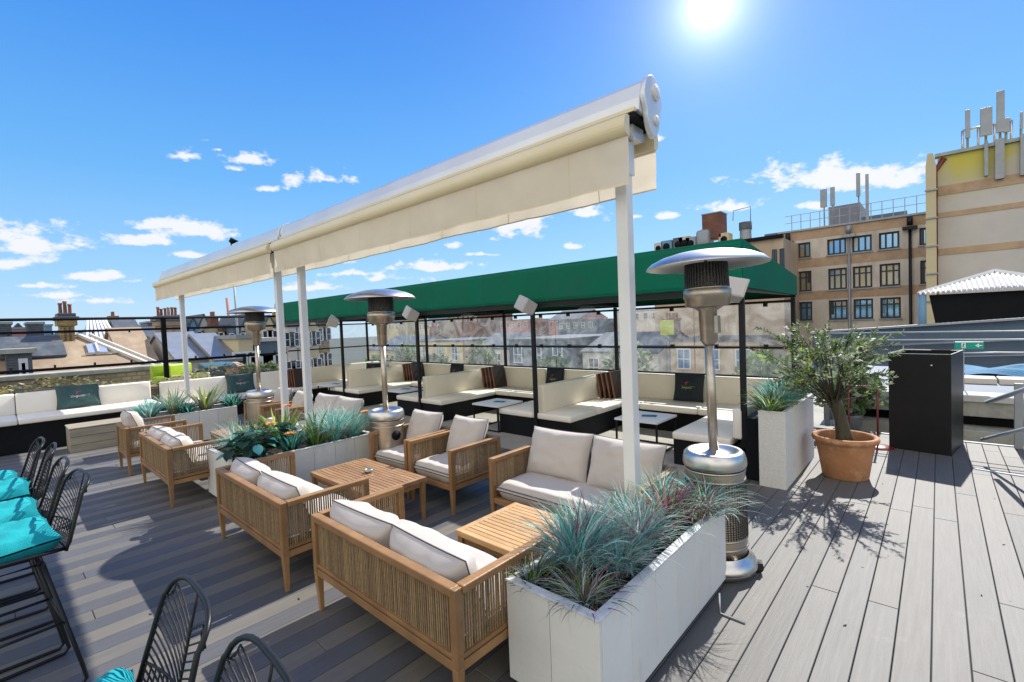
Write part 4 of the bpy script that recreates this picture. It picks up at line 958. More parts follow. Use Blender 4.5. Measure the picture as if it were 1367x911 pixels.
# bushes on the lower terrace behind the film windows
def bush(label, loc, rx, rz, n, mats, seed, s=.06):
    rnd = random.Random(seed); t = thing('potted_bush', label, 'bush', loc, group='bushes on the terrace behind the film windows')
    p = MB(); p.lathe([(0, 0), (.16, 0), (.20, .30), (.215, .34), (.19, .34), (0, .30)], 20); p.build('pot', rnd.choice(['terracotta', 'metal_grey', 'pale_wall', 'blue_grey']), t)
    st_ = MB(); lf = MB()
    for i in range(14):
        a = rnd.uniform(0, 6.28); r = rx*rnd.random(); st_.tube([(0, 0, .3), (math.cos(a)*r*.5, math.sin(a)*r*.5, .3+rz), (math.cos(a)*r, math.sin(a)*r, .3+rz*rnd.uniform(1, 1.9))], .008, 5)
    for i in range(n):
        u = Vector((rnd.gauss(0, 1), rnd.gauss(0, 1), rnd.gauss(0, 1))).normalized()*rnd.random()**.4
        k = 1+.35*noise.noise(u*2.2+Vector((seed, 0, 0)))
        c = Vector((u.x*rx*k, u.y*rx*k, .35+rz+u.z*rz*k)); d = Vector((rnd.gauss(0, 1), rnd.gauss(0, 1), rnd.gauss(.3, 1))).normalized(); w = d.orthogonal().normalized()*s*.28; l_ = s*rnd.uniform(.6, 1.4)
        lf.add([c, c+d*l_*.5+w, c+d*l_, c+d*l_*.5-w], [(0, 1, 2, 3)], rnd.choices(range(len(mats)), weights=[q[1] for q in mats])[0])
    st_.build('stems', 'bark', t); lf.build('foliage', [q[0] for q in mats], t)
BL = ['behind the left booth', 'just right of it', 'behind the second heater', 'between two black posts', 'behind the middle booth', 'near the middle canopy post', 'behind the second booth', 'left of the white post', 'right of the white post', 'behind the near heater', 'at the right end of the film wall']
rb = random.Random(4)
for i, wd in enumerate(['rounded', 'loose', 'tall', 'pale', 'leafy', 'dense', 'spreading', 'yellowish', 'dark', 'thin', 'low']):
    if i in (3, 6, 8): continue
    x = -14.6+i*1.35+rb.uniform(-.3, .3)
    bush('%s potted bush seen through the clear film %s' % (wd, BL[i]), (x, rb.uniform(9.0, 10.2), -.2), rb.uniform(.35, .6), rb.uniform(.3, .6), 1100, [[('green_leaf', 4), ('lime_leaf', 2)], [('olive_leaf', 4), ('green_leaf', 2)], [('dark_leaf', 2), ('green_leaf', 4)]][i % 3], i+5, .13)

for i, (px, lb) in enumerate([(345, 'leafy bush on the side terrace right of the far heater pole'), (362, 'green bush on the side terrace just left of the white awning posts'), (327, 'tall green bush beyond the railing left of the far heater pole')]):
    p = at(px, 500, X=-15.0); bush(lb, (p.x, p.y, .0), .22, .28, 600, [('olive_leaf', 3), ('green_leaf', 4)], 40+i, .12)
M['rail_paint'] = mat('pale_rail_paint', (.45, .52, .58), (.38, .45, .5), .4)
# ================================================================ GROUND / TERRACES
m = MB(); m.box(-900, 900, -700, 1100, -14.2, -14); tag(m.build('ground', 'ground'), kind='structure')
m = MB(); m.box(-16.2, -1.2, 8.52, 13.5, -.6, -.22); tag(m.build('lower_terrace', 'concrete'), kind='structure')
# ================================================================ RIGHT SIDE RAILING ETC
# parapet wall
t = thing('parapet_wall', 'cream concrete parapet beyond the railing behind the black bin', 'wall', (0, 0, 0))
pz = at(1200, 530, Y=9.6).z; 
m = MB(); m.box(-1.1, 6, 9.55, 9.95, at(1200, 549, Y=9.55).z, pz); m.build('upper_course', 'concrete', t, .01)
m = MB(); m.box(-1.14, 6, 9.50, 10.0, pz+.001, pz+.09); m.build('coping', 'pale_wall', t, .01)
m = MB(); m.box(-1.1, 6, 9.3, 9.75, -.6, at(1200, 566, Y=9.3).z); m.build('lower_course', 'concrete', t, .01)
m = MB(); m.box(-1.1, 6, 9.78, 9.9, -.6, at(1200, 549, Y=9.6).z-.003); m.build('gap_shade_slab', 'black_matt', t)  # black slab paints the shade of the gap between the courses
m = MB(); m.box(-1.2, 5.8, 8.552, 8.60, -.5, .012); tag(m.build('deck_edge', 'metal_grey'), kind='structure')
rl2 = thing('steel_railing', 'thin pale steel railing behind the bin with two fine top rails', 'railing')
zr1, zr2, zr3 = at(1250, 443.5, Y=8.75).z, at(1250, 454, Y=8.75).z, at(1340, 471, Y=8.75).z
m = MB()
for z in (zr1, zr2): m.tube([(-1.35, 8.75, z), (5, 8.75, z)], .011, 8)
m.tube([(.15, 8.75, zr3-.02), (.55, 8.75, zr3), (5, 8.75, zr3+.02)], .011, 8); m.build('rails', 'rail_paint', rl2)
for x in (-1.3, .86, 3): 
    m = MB(); m.box(x-.03, x+.03, 8.72, 8.78, 0, zr2); m.build('post', 'metal_grey', rl2)
# steel hand rails at right edge
hr = thing('hand_rail', 'pair of sloping silver hand rail tubes on a square post at the right edge', 'hand rail')
a, b = at(1318, 537, Y=7.6), at(1367, 521, Y=6.6); m = MB(); d = b-a; m.tube([a, b, b+d], .025, 12); m.build('upper_tube', 'rail_paint', hr)
a2_, b2_ = at(1311, 587, Y=7.6), at(1367, 573.5, Y=6.9); d = b2_-a2_; m = MB(); m.tube([a2_, b2_, b2_+d*2], .02, 12); m.build('lower_tube', 'rail_paint', hr)
p = at(1360, 599, Z=0); m = MB(); m.box(p.x-.04, p.x+.04, p.y-.03, p.y+.03, 0, at(1360, 512, Y=p.y).z); m.build('post', 'metal_grey', hr, .004)
m = MB(); a = at(1302, 626, Z=.006); b = at(1380, 638, Z=.006); m.bar(a, b, .03, .008); tag(m.build('metal_strip', 'rail_paint'), 'thin metal strip lying across the deck boards at the right', 'strip')
# red stand
t = thing('red_stand', 'thin dark red metal stand with round foot behind the terracotta pot', 'stand', tuple(at(1172, 597, Z=0)))
m = MB(); m.tube([(0, 0, .02), (0, 0, .80)], .012, 10); m.build('pole', 'red', t); m = MB(); m.lathe([(0, .03), (.05, .028), (.17, .012), (.175, 0), (0, 0)], 28); m.build('foot', 'red', t); m = MB(); m.box(-.33, .02, -.012, .012, .78, .80); m.build('arm', 'red', t); m = MB(); m.tube([(-.31, 0, 0), (-.31, 0, .78)], .012, 10); m.build('second_pole', 'red', t)
# exit sign
p = at(1293.5, 461.5, Y=10.2); zz = p.z
t = thing('exit_sign', 'green exit sign with white figure and arrow on a thin post behind the railing', 'sign', (p.x, p.y, 0))
w2, h2 = .165, .058
m = MB(); m.box(-w2, w2, 0, .03, zz-h2, zz+h2); m.build('sign_panel', 'sign_green', t, .008)
m = MB(); m.box(-w2*.52, -w2*.22, -.004, -.001, zz-h2*.72, zz+h2*.72); m.build('door_symbol', 'white_print', t)
m = MB(); m.tube([(-w2*.36, -.006, zz+h2*.36), (-w2*.36, -.0085, zz+h2*.36)], .011, 12); m.bar((-w2*.36, -.006, zz+h2*.2), (-w2*.40, -.006, zz-h2*.15), .012, .003, up=(0, 1, 0)); m.bar((-w2*.40, -.006, zz-h2*.15), (-w2*.30, -.006, zz-h2*.5), .008, .003, up=(0, 1, 0)); m.bar((-w2*.40, -.006, zz-h2*.15), (-w2*.49, -.006, zz-h2*.5), .008, .003, up=(0, 1, 0)); m.build('running_figure', 'sign_green', t)
m = MB(); m.bar((w2*.42, -.004, zz), (w2*.9, -.004, zz), .014, .003, up=(0, 1, 0)); m.add([(w2*.42, -.003, zz), (w2*.62, -.003, zz+h2*.5), (w2*.68, -.003, zz+h2*.5), (w2*.68, -.003, zz-h2*.5), (w2*.62, -.003, zz-h2*.5)], [(0, 4, 3, 2, 1)]); m.build('arrow', 'white_print', t)
m = MB(); m.tube([(-.06, .04, -.5), (-.06, .04, zz-h2*.5)], .009, 8); m.build('sign_post', 'metal_grey', t)
# flat roof beyond with pavers and tarp
p0 = at(1300, 500, Y=13); m = MB(); m.box(-1.6, 12, 10.4, 20, -.6, p0.z-.1); tag(m.build('flat_roof_beyond', 'blue_grey'), kind='structure')
for i in range(9):
    q = thing('roof_paver', 'pale roof paver, %s in the row behind the bin' % ['first', 'second', 'third', 'fourth', 'fifth', 'sixth', 'seventh', 'eighth', 'ninth'][i], 'paver', (-.1+i*.46, 12.2+.02*(i % 3), p0.z-.1), R(i % 3-1), group='row of pale roof pavers')
    m = MB(); m.box(0, .43, 0, .5, 0.002, .11); m.build('slab', 'grey_wall', q, .01)
m = MB(); m.grid(lambda u, v: (.4+3.6*u, 13.2+1.1*v, p0.z-.05+.22*abs(noise.noise(Vector((u*4, v*3, 1))))+.10*math.sin(math.pi*v)), 40, 14); tag(m.build('tarpaulin', 'tarp'), 'crumpled blue tarpaulin on the flat roof behind the pavers', 'tarpaulin')
# blue-grey lean-to roof band behind the railings
pa, pb = at(1150, 441, Y=16.5), at(1367, 427, Y=16.5)
t = thing('low_roof', 'long blue grey parapet of the neighbouring roof below the black hut', 'roof')
m = MB(); x0_, x1_ = pa.x-1.2, pb.x+6; sl = (pb.z-pa.z)/(pb.x-pa.x)
zl = lambda x: pa.z+(x-pa.x)*sl
m.prism([(x0_, -3), (x1_, -3), (x1_, zl(x1_)), (x0_, zl(x0_))], (0, 16.5, 0), 1.5, (1, 0, 0), (0, 0, 1), (0, 1, 0)); m.build('parapet', 'blue_grey', t)
m = MB(); m.bar((x0_, 16.45, zl(x0_)+.03), (x1_, 16.45, zl(x1_)+.03), .3, .05); m.build('coping', 'metal_grey', t)
m = MB(); m.tube([(x0_+.8, 16.3, zl(x0_)-.4), (x1_, 16.3, zl(x1_)-.5)], .04, 8); m.tube([(x0_+.8, 16.3, zl(x0_)-.75), (x1_, 16.3, zl(x1_)-.9)], .03, 8); m.build('pipes', 'metal_grey', t)
# hut with corrugated roof
t = thing('corrugated_hut', 'black walled roof hut with a white corrugated metal roof', 'hut')
Yh = 17.2; ap = at(1338, 358, Y=Yh); le = at(1227, 391, Y=Yh); wl = at(1240, 393, Y=Yh); wb = at(1253, 433, Y=Yh); fr = at(1367, 386, Y=Yh)
m = MB(); zw = wl.z; m.prism([(wb.x, wb.z-.4), (ap.x*2-wb.x, wb.z-.4), (ap.x*2-wl.x+.6, zw-.02), (wl.x, zw-.02)], (0, Yh+.25, 0), 4, (1, 0, 0), (0, 0, 1), (0, 1, 0)); m.build('wall', 'black_matt', t)
m = MB(); xs = le.x-.05; xe_ = ap.x*2-le.x+.7
# hipped front slope of corrugated sheet: eave in front, ridge behind
def roofz(x, v):
    r = ap.z-(ap.z-le.z)*abs(x-ap.x)/(ap.x-le.x); return zw+.03+(r-zw)*v
m.grid(lambda u, v: (xs+(xe_-xs)*u, Yh+2.2*v+.0, roofz(xs+(xe_-xs)*u, v)+.035*math.sin(u*2*math.pi*38)*(1 if v < 1 else 0)), 456, 6); m.build('corrugated_roof', 'roof_white', t, solid=.02)
m = MB(); m.bar((xs, Yh+2.25, roofz(xs, 1)+.04), (ap.x, Yh+2.25, ap.z+.06), .3, .09); m.bar((ap.x, Yh+2.25, ap.z+.06), (xe_, Yh+2.25, roofz(xe_, 1)+.04), .3, .09); m.build('ridge_cap', 'cassette', t)
m = MB(); q = at(1231.5, 430, Y=Yh+.1); m.tube([(q.x, Yh+.1, q.z-.5), (q.x, Yh+.1, zw)], .09, 10); m.build('downpipe', 'blue_wall', t)
# ================================================================ BUILDINGS
def wall_with_holes(mb, x0, x1, z0, z1, y, holes, depth=.22, mi=0, zt=None):
    xs = sorted({x0, x1, *[h[0] for h in holes], *[h[1] for h in holes]}); zs = sorted({z0, z1, *[h[2] for h in holes], *[h[3] for h in holes]})
    xs = [x for x in xs if x0 <= x <= x1]; zs = [z for z in zs if z0 <= z <= z1]
    for i in range(len(xs)-1):
        for j in range(len(zs)-1):
            cx_, cz_ = (xs[i]+xs[i+1])/2, (zs[j]+zs[j+1])/2
            if any(h[0] < cx_ < h[1] and h[2] < cz_ < h[3] for h in holes): continue
            mb.add([(xs[i], y, zs[j]), (xs[i+1], y, zs[j]), (xs[i+1], y, zs[j+1]), (xs[i], y, zs[j+1])], [(0, 1, 2, 3)], mi)
    for a, b, c, d in holes:
        e = y+depth
        mb.add([(a, y, c), (b, y, c), (b, y, d), (a, y, d), (a, e, c), (b, e, c), (b, e, d), (a, e, d)], [(0, 4, 5, 1), (1, 5, 6, 2), (2, 6, 7, 3), (3, 7, 4, 0)], mi)
def window(parent, a, b, c, d, y, nx, rows, frame='frame_dark', pane='pane_blue', bar=.05, sill=True):
    """frame with bars (x a..b, z c..d), pane as sub-part"""
    m = MB(); m.box(a, b, y-.03, y+.03, d-bar, d); m.box(a, b, y-.03, y+.03, c, c+bar); m.box(a, a+bar, y-.029, y+.029, c+bar, d-bar); m.box(b-bar, b, y-.029, y+.029, c+bar, d-bar)
    for k in range(1, nx): x = a+(b-a)*k/nx; m.box(x-bar*.45, x+bar*.45, y-.028, y+.028, c+bar, d-bar)
    for r in rows: z = c+(d-c)*r; m.box(a+bar, b-bar, y-.026, y+.026, z-bar*.4, z+bar*.4)
    f = m.build('window', frame, parent)
    g = MB(); g.box(a+.01, b-.01, y+.005, y+.015, c+.01, d-.01); g.build('pane', pane, f)
    if sill: s = MB(); s.box(a-.08, b+.08, y-.30, y-.032, c-.10, c-.002); s.build('sill', 'metal_grey', f)
    return f
def CC(x, y): return (1010+x/4.142, 220+y/4.142)
YA = 45.
M['plant_grey'] = mat('plant_room_grey', (.20, .21, .25), (.17, .18, .21), .7, scale=1)
M['rail_paint'] = mat('pale_rail_paint', (.45, .52, .58), (.38, .45, .5), .4)
t = thing('office_building', 'three storey brown and grey rendered building with rows of dark framed windows', 'building')
def AX(cx_): return at(*CC(cx_, 550), Y=YA).x
xl, xr = AX(118), AX(990); ztop = at(*CC(520, 330), Y=YA).z
rows_ = [[(203, 430, 298, 515), (390, 405, 495, 495), (527, 392, 637, 482), (676, 372, 790, 463), (900, 355, 960, 447)],
         [(209, 588, 304, 702), (396, 572, 500, 690), (532, 560, 640, 680), (680, 548, 795, 672), (905, 530, 965, 660)],
         [(213, 760, 308, 868), (400, 748, 504, 860), (536, 742, 645, 850), (684, 735, 798, 850), (909, 725, 968, 840)]]
rects = []
for ri, row in enumerate(rows_):
    z1m = sum(at(*CC((a+c)/2, b), Y=YA).z for a, b, c, d in row)/5; z0m = sum(at(*CC((a+c)/2, d), Y=YA).z for a, b, c, d in row)/5
    for a, b, c, d in row: rects.append((ri, at(*CC(a, (b+d)/2), Y=YA).x, at(*CC(c, (b+d)/2), Y=YA).x, z0m, z1m))
m = MB(); wall_with_holes(m, xl, xr, -14, ztop, YA, [(a, b, c, d) for _, a, b, c, d in rects], .25)
m.add([(xl, YA, -14), (xl, YA+14, -14), (xl, YA+14, ztop), (xl, YA, ztop)], [(0, 3, 2, 1)]); m.add([(xl, YA, ztop), (xr, YA, ztop), (xr, YA+14, ztop), (xl, YA+14, ztop)], [(0, 1, 2, 3)])
m.build('wall', 'grey_wall', t)
m = MB(); rz = [[r for r in rects if r[0] == k][0] for k in range(3)]
m.box(xl+.02, xr, YA-.02, YA-.003, rz[0][4]+.25, ztop-.002)
for k in (0, 1): 
    zc_ = (rz[k][3]+rz[k+1][4])/2; m.box(xl+.02, xr, YA-.02, YA-.003, zc_-.28, zc_+.42)
m.build('brown_bands', 'band', t)
m = MB(); m.box(xl, AX(300)-3.2, YA-.06, YA-.003, -14, ztop-.01); 
m2_ = MB(); m2_.box(xl-.9, xl-.003, YA-.4, YA+.4, -14, ztop+.1); m2_.build('corner_pier', 'blue_grey', t)
rp_ = random.Random(8)
for ri, a, b, c, d in rects:
    f_ = window(t, a, b, c, d, YA+.2, 3, [] if ri == 0 else [.68], pane=['pane_blue', 'pane_warm', 'pane_blue'][ri] if not (ri == 0 and a < AX(300)) else 'pane_warm', bar=.13)
    for q_ in range(3):
        if rp_.random() < .45:
            u0, u1 = a+(b-a)*q_/3+.09, a+(b-a)*(q_+1)/3-.09; hh = (d-c)*rp_.uniform(.15, .7); k_ = MB(); k_.box(u0, u1, YA+.196, YA+.2035, d-.13-hh, d-.13); k_.build('blind', rp_.choice(['pale_wall', 'blue_wall', 'frame_dark', 'cream_wall']), f_)
m = MB(); m.box(xl-.1, xr, YA-.15, YA+.2, ztop+.001, ztop+.14); m.build('coping', 'metal_grey', t)
for cx_, y_, mm in ((180, 400, 'black'), (513, 365, 'metal_grey'), (850, 320, 'black')):
    x = AX(cx_); m = MB(); m.tube([(x, YA-.16, -12), (x, YA-.16, ztop-1.0)], .09, 8); m.box(x-.42, x+.42, YA-.4, YA-.05, ztop-1.0, ztop-.78); m.tube([(x, YA-.3, ztop-.7), (x, YA-.3, ztop-.1)], .18, 10); m.build('drainpipe', mm, t)
m = MB(); zz = ztop+.14
for k in range(13): x = xl+1+k*(xr-xl-2)/12; m.bar((x, YA+.4, zz), (x, YA+.4, zz+1.3), .05, .05, up=(0, 1, 0))
for h in (.7, 1.3): m.bar((xl+.5, YA+.4, zz+h), (xr, YA+.4, zz+h), .04, .04)
m.build('roof_rail', 'metal_grey', t)
t2 = thing('roof_plant_room', 'grey sheet metal plant room on the brown building roof', 'plant room')
xa_, xb_ = AX(378), AX(560); zb_ = at(*CC(470, 225), Y=YA+2).z
m = MB(); m.box(xa_, xb_, YA+2, YA+6, ztop+.001, zb_); m.build('walls', 'plant_grey', t2); m = MB(); m.box(xa_+2.2, xa_+5, YA+1.93, YA+1.995, ztop+.05, zb_-1.2); m.build('door', 'blue_grey', t2)
def mast(label, x, y, z0, z1, panels, m_='metal_grey'):
    t = thing('antenna_mast', label, 'antenna', (x, y, z0), group='phone antennas on the roofs')
    m = MB(); m.tube([(0, 0, 0), (0, 0, z1-z0)], .05, 8); m.build('pole', m_, t)
    for dx, a, b, w in panels: m = MB(); m.box(dx-w/2, dx+w/2, -.3, -.1, a-z0, b-z0); m.build('antenna_panel', 'metal_grey', t, .02)
for (cx_, yt, w, pn, lb) in [(366, 140, .45, 1, 'fat antenna panel at the left of the plant room'), (416, 128, .3, 1, 'antenna next to the fat panel above the plant room'), (560, 50, .25, 1, 'tallest antenna pair at the right of the plant room')]:
    x = AX(cx_); z1 = at(*CC(cx_, yt), Y=YA+1).z; mast(lb, x, YA+1, ztop, z1-.2, [(0, z1-(z1-ztop)*.45, z1, w)]+([(.55, z1-4.5, z1-.2, .2)] if cx_ == 560 else []))
# tower
YT = 32.; xt0 = at(1252, 300, Y=YT).x; zt_ = at(1300, 201, Y=YT).z
t = thing('tower_building', 'tall windowless grey tower wall with brown bands and yellow stains at the top', 'building', (0, 0, zt_))
m = MB(); m.box(xt0, xt0+22, YT, YT+14, -14-zt_, 0); m.build('wall', 'tower', t)
m = MB()
for y1, y2 in ((246, 260), (283, 291), (333, 343)):
    za, zb2 = at(1310, y1-6, Y=YT).z-zt_, at(1310, y2-7, Y=YT).z-zt_; m.box(xt0+.02, xt0+22, YT-.03, YT-.004, zb2, za)
m.build('brown_bands', 'band', t)
m = MB(); m.box(xt0-.1, xt0+22, YT-.15, YT+.3, .002, .16); m.build('coping', 'metal_grey', t)
m = MB(); m.tube([(xt0-.12, YT-.05, -13-zt_), (xt0-.12, YT-.05, -.7), (xt0+.25, YT-.05, -.1)], .12, 8); m.build('drainpipe', 'red', t)
m = MB()
for cx_, y1, y2, w in ((1316, 195, 236, .13), (1334, 192, 240, .30), (1366, 186, 235, .22)):
    a = at(cx_, y1, Y=YT); b = at(cx_, y2, Y=YT); m.box(a.x-w/2, a.x+w/2, YT-.25, YT-.05, b.z-zt_, .25)
m.build('cable_trunking', 'metal_grey', t)
t = thing('chimney_flue', 'tall cream rendered flue standing against the tower', 'chimney')
a, b = at(1236, 300, Y=31).x, at(1252, 300, Y=31).x; zf_ = at(1243, 205, Y=31).z
m = MB(); m.box(a, b-.05, 31, 31.9, -14, zf_-.6); m.prism([(a, zf_-.6), (b-.05, zf_-.6), (b-.16, zf_), (a+.07, zf_)], (0, 31, 0), .9, (1, 0, 0), (0, 0, 1), (0, 1, 0)); m.build('shaft', 'cream_wall', t)
m = MB()
for k in range(9): z = zf_-1.8-k*1.35; m.box(a-.04, b+.0, 30.93, 30.99, z, z+.07)
m.build('metal_straps', 'metal_grey', t)
for cx_, y1, y2, w, lb in [(1291.5, 149, 197, .18, 'slim antenna at the left edge of the tower roof'), (1316, 146, 194, .42, 'broad flat antenna panel on the tower roof'), (1335, 124, 190, .27, 'tallest slim antenna on the tower roof'), (1343, 160, 190, .2, 'short antenna behind the tallest one on the tower roof'), (1363, 152, 186, .1, 'thin antenna at the right picture edge')]:
    a, b = at(cx_, y1, Y=YT+1), at(cx_, y2, Y=YT+1); mast(lb, a.x, YT+1, zt_+.16, a.z-.3, [(0, b.z+.4, a.z, w)])
t = thing('pipe_rack', 'horizontal pipe frame linking the tower antennas', 'frame'); m = MB()
a, b = at(1285, 175, Y=YT+1.4), at(1350, 165, Y=YT+1.4)
for dz in (0, -1.2): m.tube([(a.x, YT+1.4, a.z+dz), (b.x, YT+1.4, a.z+dz)], .06, 6)
for k in range(4): x = a.x+(b.x-a.x)*k/3; m.tube([(x, YT+1.4, zt_+.1), (x, YT+1.4, a.z)], .06, 6)
m.build('pipes', 'steel_bright', t)
# rooftop kit seen over the green canopy
YR = 40.
def C5(x, y): return (860+x/6.505, 260+y/6.505)
t = thing('back_building', 'building behind the canopy whose roof carries the brick tank room', 'building'); zr = at(930, 333, Y=YR).z
m = MB(); m.box(at(872, 340, Y=YR).x, at(1046, 340, Y=YR).x, YR, YR+10, -14, zr); m.build('wall', 'tan_wall', t)
xq0, xq1 = at(1003, 340, Y=YR).x, at(1030, 340, Y=YR).x
m = MB(); m.box(at(872, 340, Y=YR).x-.2, at(1046, 340, Y=YR).x, YR-.3, YR+.2, zr+.001, zr+.25); m.build('roof_edge', 'black_matt', t)
for k in range(2):
    x = at(1031, 340, Y=YR).x+k*.5; window(t, x, x+.32, zr-3.2, zr-.8, YR-.04, 2, [.5], pane='pane_dark', sill=False)
a, b, c = at(*C5(500, 180), Y=YR+1), at(*C5(648, 310), Y=YR+1), at(*C5(697, 310), Y=YR+1)
t = thing('brick_tank_room', 'red brick block on the roof above the canopy', 'roof structure'); m = MB(); m.box(a.x, b.x+.15, YR+1, YR+2.6, zr+.9, a.z); m.build('walls', 'brick', t); m = MB(); m.box(a.x-.05, b.x+.2, YR+.95, YR+2.65, a.z+.001, a.z+.08); m.build('roof_slab', 'metal_grey', t); m = MB()
for dx in (.1, (b.x-a.x)-.1): m.box(a.x+dx, a.x+dx+.12, YR+1.1, YR+1.25, zr+.2, zr+.898)
m.build('legs', 'metal_grey', t)
a, b = at(*C5(440, 310), Y=YR+.5), at(*C5(560, 400), Y=YR+.5)
t = thing('roof_tank', 'pale grey rounded tank left of the brick block', 'tank'); m = MB(); m.box(a.x, b.x, YR+.5, YR+2, zr+.1, a.z); m.build('tank_body', 'metal_grey', t, .3, 3)
a = at(*C5(862, 235), Y=YR+1); t = thing('round_flue', 'fat round metal flue on the roof right of the brick block', 'chimney', (a.x, YR+1.5, zr)); rr = (at(*C5(915, 300), Y=YR+1).x-at(*C5(812, 300), Y=YR+1).x)/2
m = MB(); m.lathe([(rr, 0), (rr*.95, a.z-zr-.6)], 24); m.build('flue_shaft', 'metal_grey', t); m = MB(); m.lathe([(rr*1.08, a.z-zr-.6), (rr*1.08, a.z-zr), (0, a.z-zr+.1)], 24); m.tube([(.4, 0, a.z-zr), (.4, 0, a.z-zr+1.2), (-.9, 0, a.z-zr+1.1), (-.95, 0, a.z-zr+.3)], .03, 6); m.build('flue_cap', 'slate', t)
for i, (cx_, y1, y2, w) in enumerate([(190, 400, 440, 1.), (290, 375, 425, .9), (345, 365, 420, 1.), (400, 370, 415, .9), (120, 420, 460, .8), (690, 335, 380, .8)]):
    a = at(*C5(cx_, y1), Y=YR+1)
    t = thing('air_unit', 'roof air unit over the canopy, %s' % ['third from the left end', 'fourth from the left', 'pale one left of the grey tank', 'dark one touching the grey tank', 'leftmost small one', 'yellow one below the brick block'][i], 'air unit', (a.x, YR+1, zr+.02), group='air units on the far roof')
    h = max(.6, a.z-zr); m = MB(); m.box(-w/2, w/2, 0, 1, .15, h); m.build('casing', ['blue_wall', 'slate', 'pale_wall', 'metal_grey', 'pale_wall', 'cream_wall'][i], t, .03); m = MB(); m.tube([(0, -.02, h*.55), (0, .0, h*.55)], w*.33, 16); m.build('fan', 'black_matt', t); m = MB(); m.box(-w/2, w/2, .1, .2, 0, .148); m.build('feet', 'metal_grey', t)
# generic terraced house: facade faces -n direction
def house(label, x0, x1, y0, y1, z_eave, rise, wall, roof='slate', axis='y', win=None, face='x', chim=True, pane='pane_dark', group=None, floors=1, zb=-14, seed=0, name='terraced_house', fr='frame_white', pots=4):
    """axis = ridge direction; face: 'x' windows on the x1 side, 'y' windows on the y0 side"""
    t = thing(name, label, 'house', ((x0+x1)/2, (y0+y1)/2, 0), group=group); rnd = random.Random(seed)
    a, b = (x1-x0)/2, (y1-y0)/2; m = MB(); m.box(-a, a, -b, b, zb, z_eave)
    if rise:
        if axis == 'y': m.prism([(-a, z_eave), (a, z_eave), (0, z_eave+rise)], (0, -b, 0), 2*b, (1, 0, 0), (0, 0, 1), (0, 1, 0))
        else: m.prism([(-b, z_eave), (b, z_eave), (0, z_eave+rise)], (-a, 0, 0), 2*a, (0, 1, 0), (0, 0, 1), (1, 0, 0))
    m.build('wall', wall, t)
    if rise:
        r = MB(); th = .12
        if axis == 'y':
            for s in (-1, 1): r.add([(s*(a+.15), -b-.1, z_eave-.05), (s*(a+.15), b+.1, z_eave-.05), (0, b+.1, z_eave+rise+.08), (0, -b-.1, z_eave+rise+.08)], [(0, 1, 2, 3)])
        else:
            for s in (-1, 1): r.add([(-a-.1, s*(b+.15), z_eave-.05), (a+.1, s*(b+.15), z_eave-.05), (a+.1, 0, z_eave+rise+.08), (-a-.1, 0, z_eave+rise+.08)], [(0, 1, 2, 3)])
        r.build('roof', roof, t, solid=th)
    else:
        r = MB(); r.box(-a-.1, a+.1, -b-.1, b+.1, z_eave+.001, z_eave+.15); r.build('roof', roof, t)
    n = win or max(1, int((2*b if face == 'x' else 2*a)/2.4))
    for fl in range(floors):
        z1 = z_eave-.5-fl*2.9
        for k in range(n):
            L_ = 2*b if face == 'x' else 2*a; c = -L_/2+L_*(k+.5)/n; w = .5
            m = MB(); 
            def B(p, q, d0, d1, zz0, zz1, mb=m):
                if face == 'x': mb.box(a+d0, a+d1, p, q, zz0, zz1)
                else: mb.box(p, q, -b-d1, -b-d0, zz0, zz1)
            B(c-w, c+w, .005, .09, z1-.08, z1); B(c-w, c+w, .005, .09, z1-1.5, z1-1.42); B(c-w, c-w+.08, .005, .085, z1-1.42, z1-.08); B(c+w-.08, c+w, .005, .085, z1-1.42, z1-.08); B(c-w+.08, c+w-.08, .005, .08, z1-.79, z1-.73); B(c-.025, c+.025, .005, .075, z1-1.42, z1-.08)
            f = m.build('window', fr, t); g = MB(); B(c-w+.05, c+w-.05, .01, .04, z1-1.45, z1-.05, g); g.build('pane', pane, f)
    if chim:
        m = MB(); cw = .55; cy = (b-.6 if axis == 'y' else 0); cx_ = (0 if axis == 'y' else a-.6); zc_ = z_eave+rise
        m.box(cx_-cw, cx_+cw, cy-.35, cy+.35, z_eave, zc_+1.0); m.box(cx_-cw-.07, cx_+cw+.07, cy-.42, cy+.42, zc_+1.001, zc_+1.12); c = m.build('chimney', rnd.choice(['brick', 'yellow_brick']), t)
        m = MB()
        for k in range(pots): px_ = cx_-cw+.15+k*(2*cw-.3)/(pots-1); m.lathe([(.11, zc_+1.12), (.09, zc_+1.5), (.12, zc_+1.56), (.07, zc_+1.56)], 10, (px_, cy, 0))
        m.build('chimney_pot', 'pot', c)
    return t
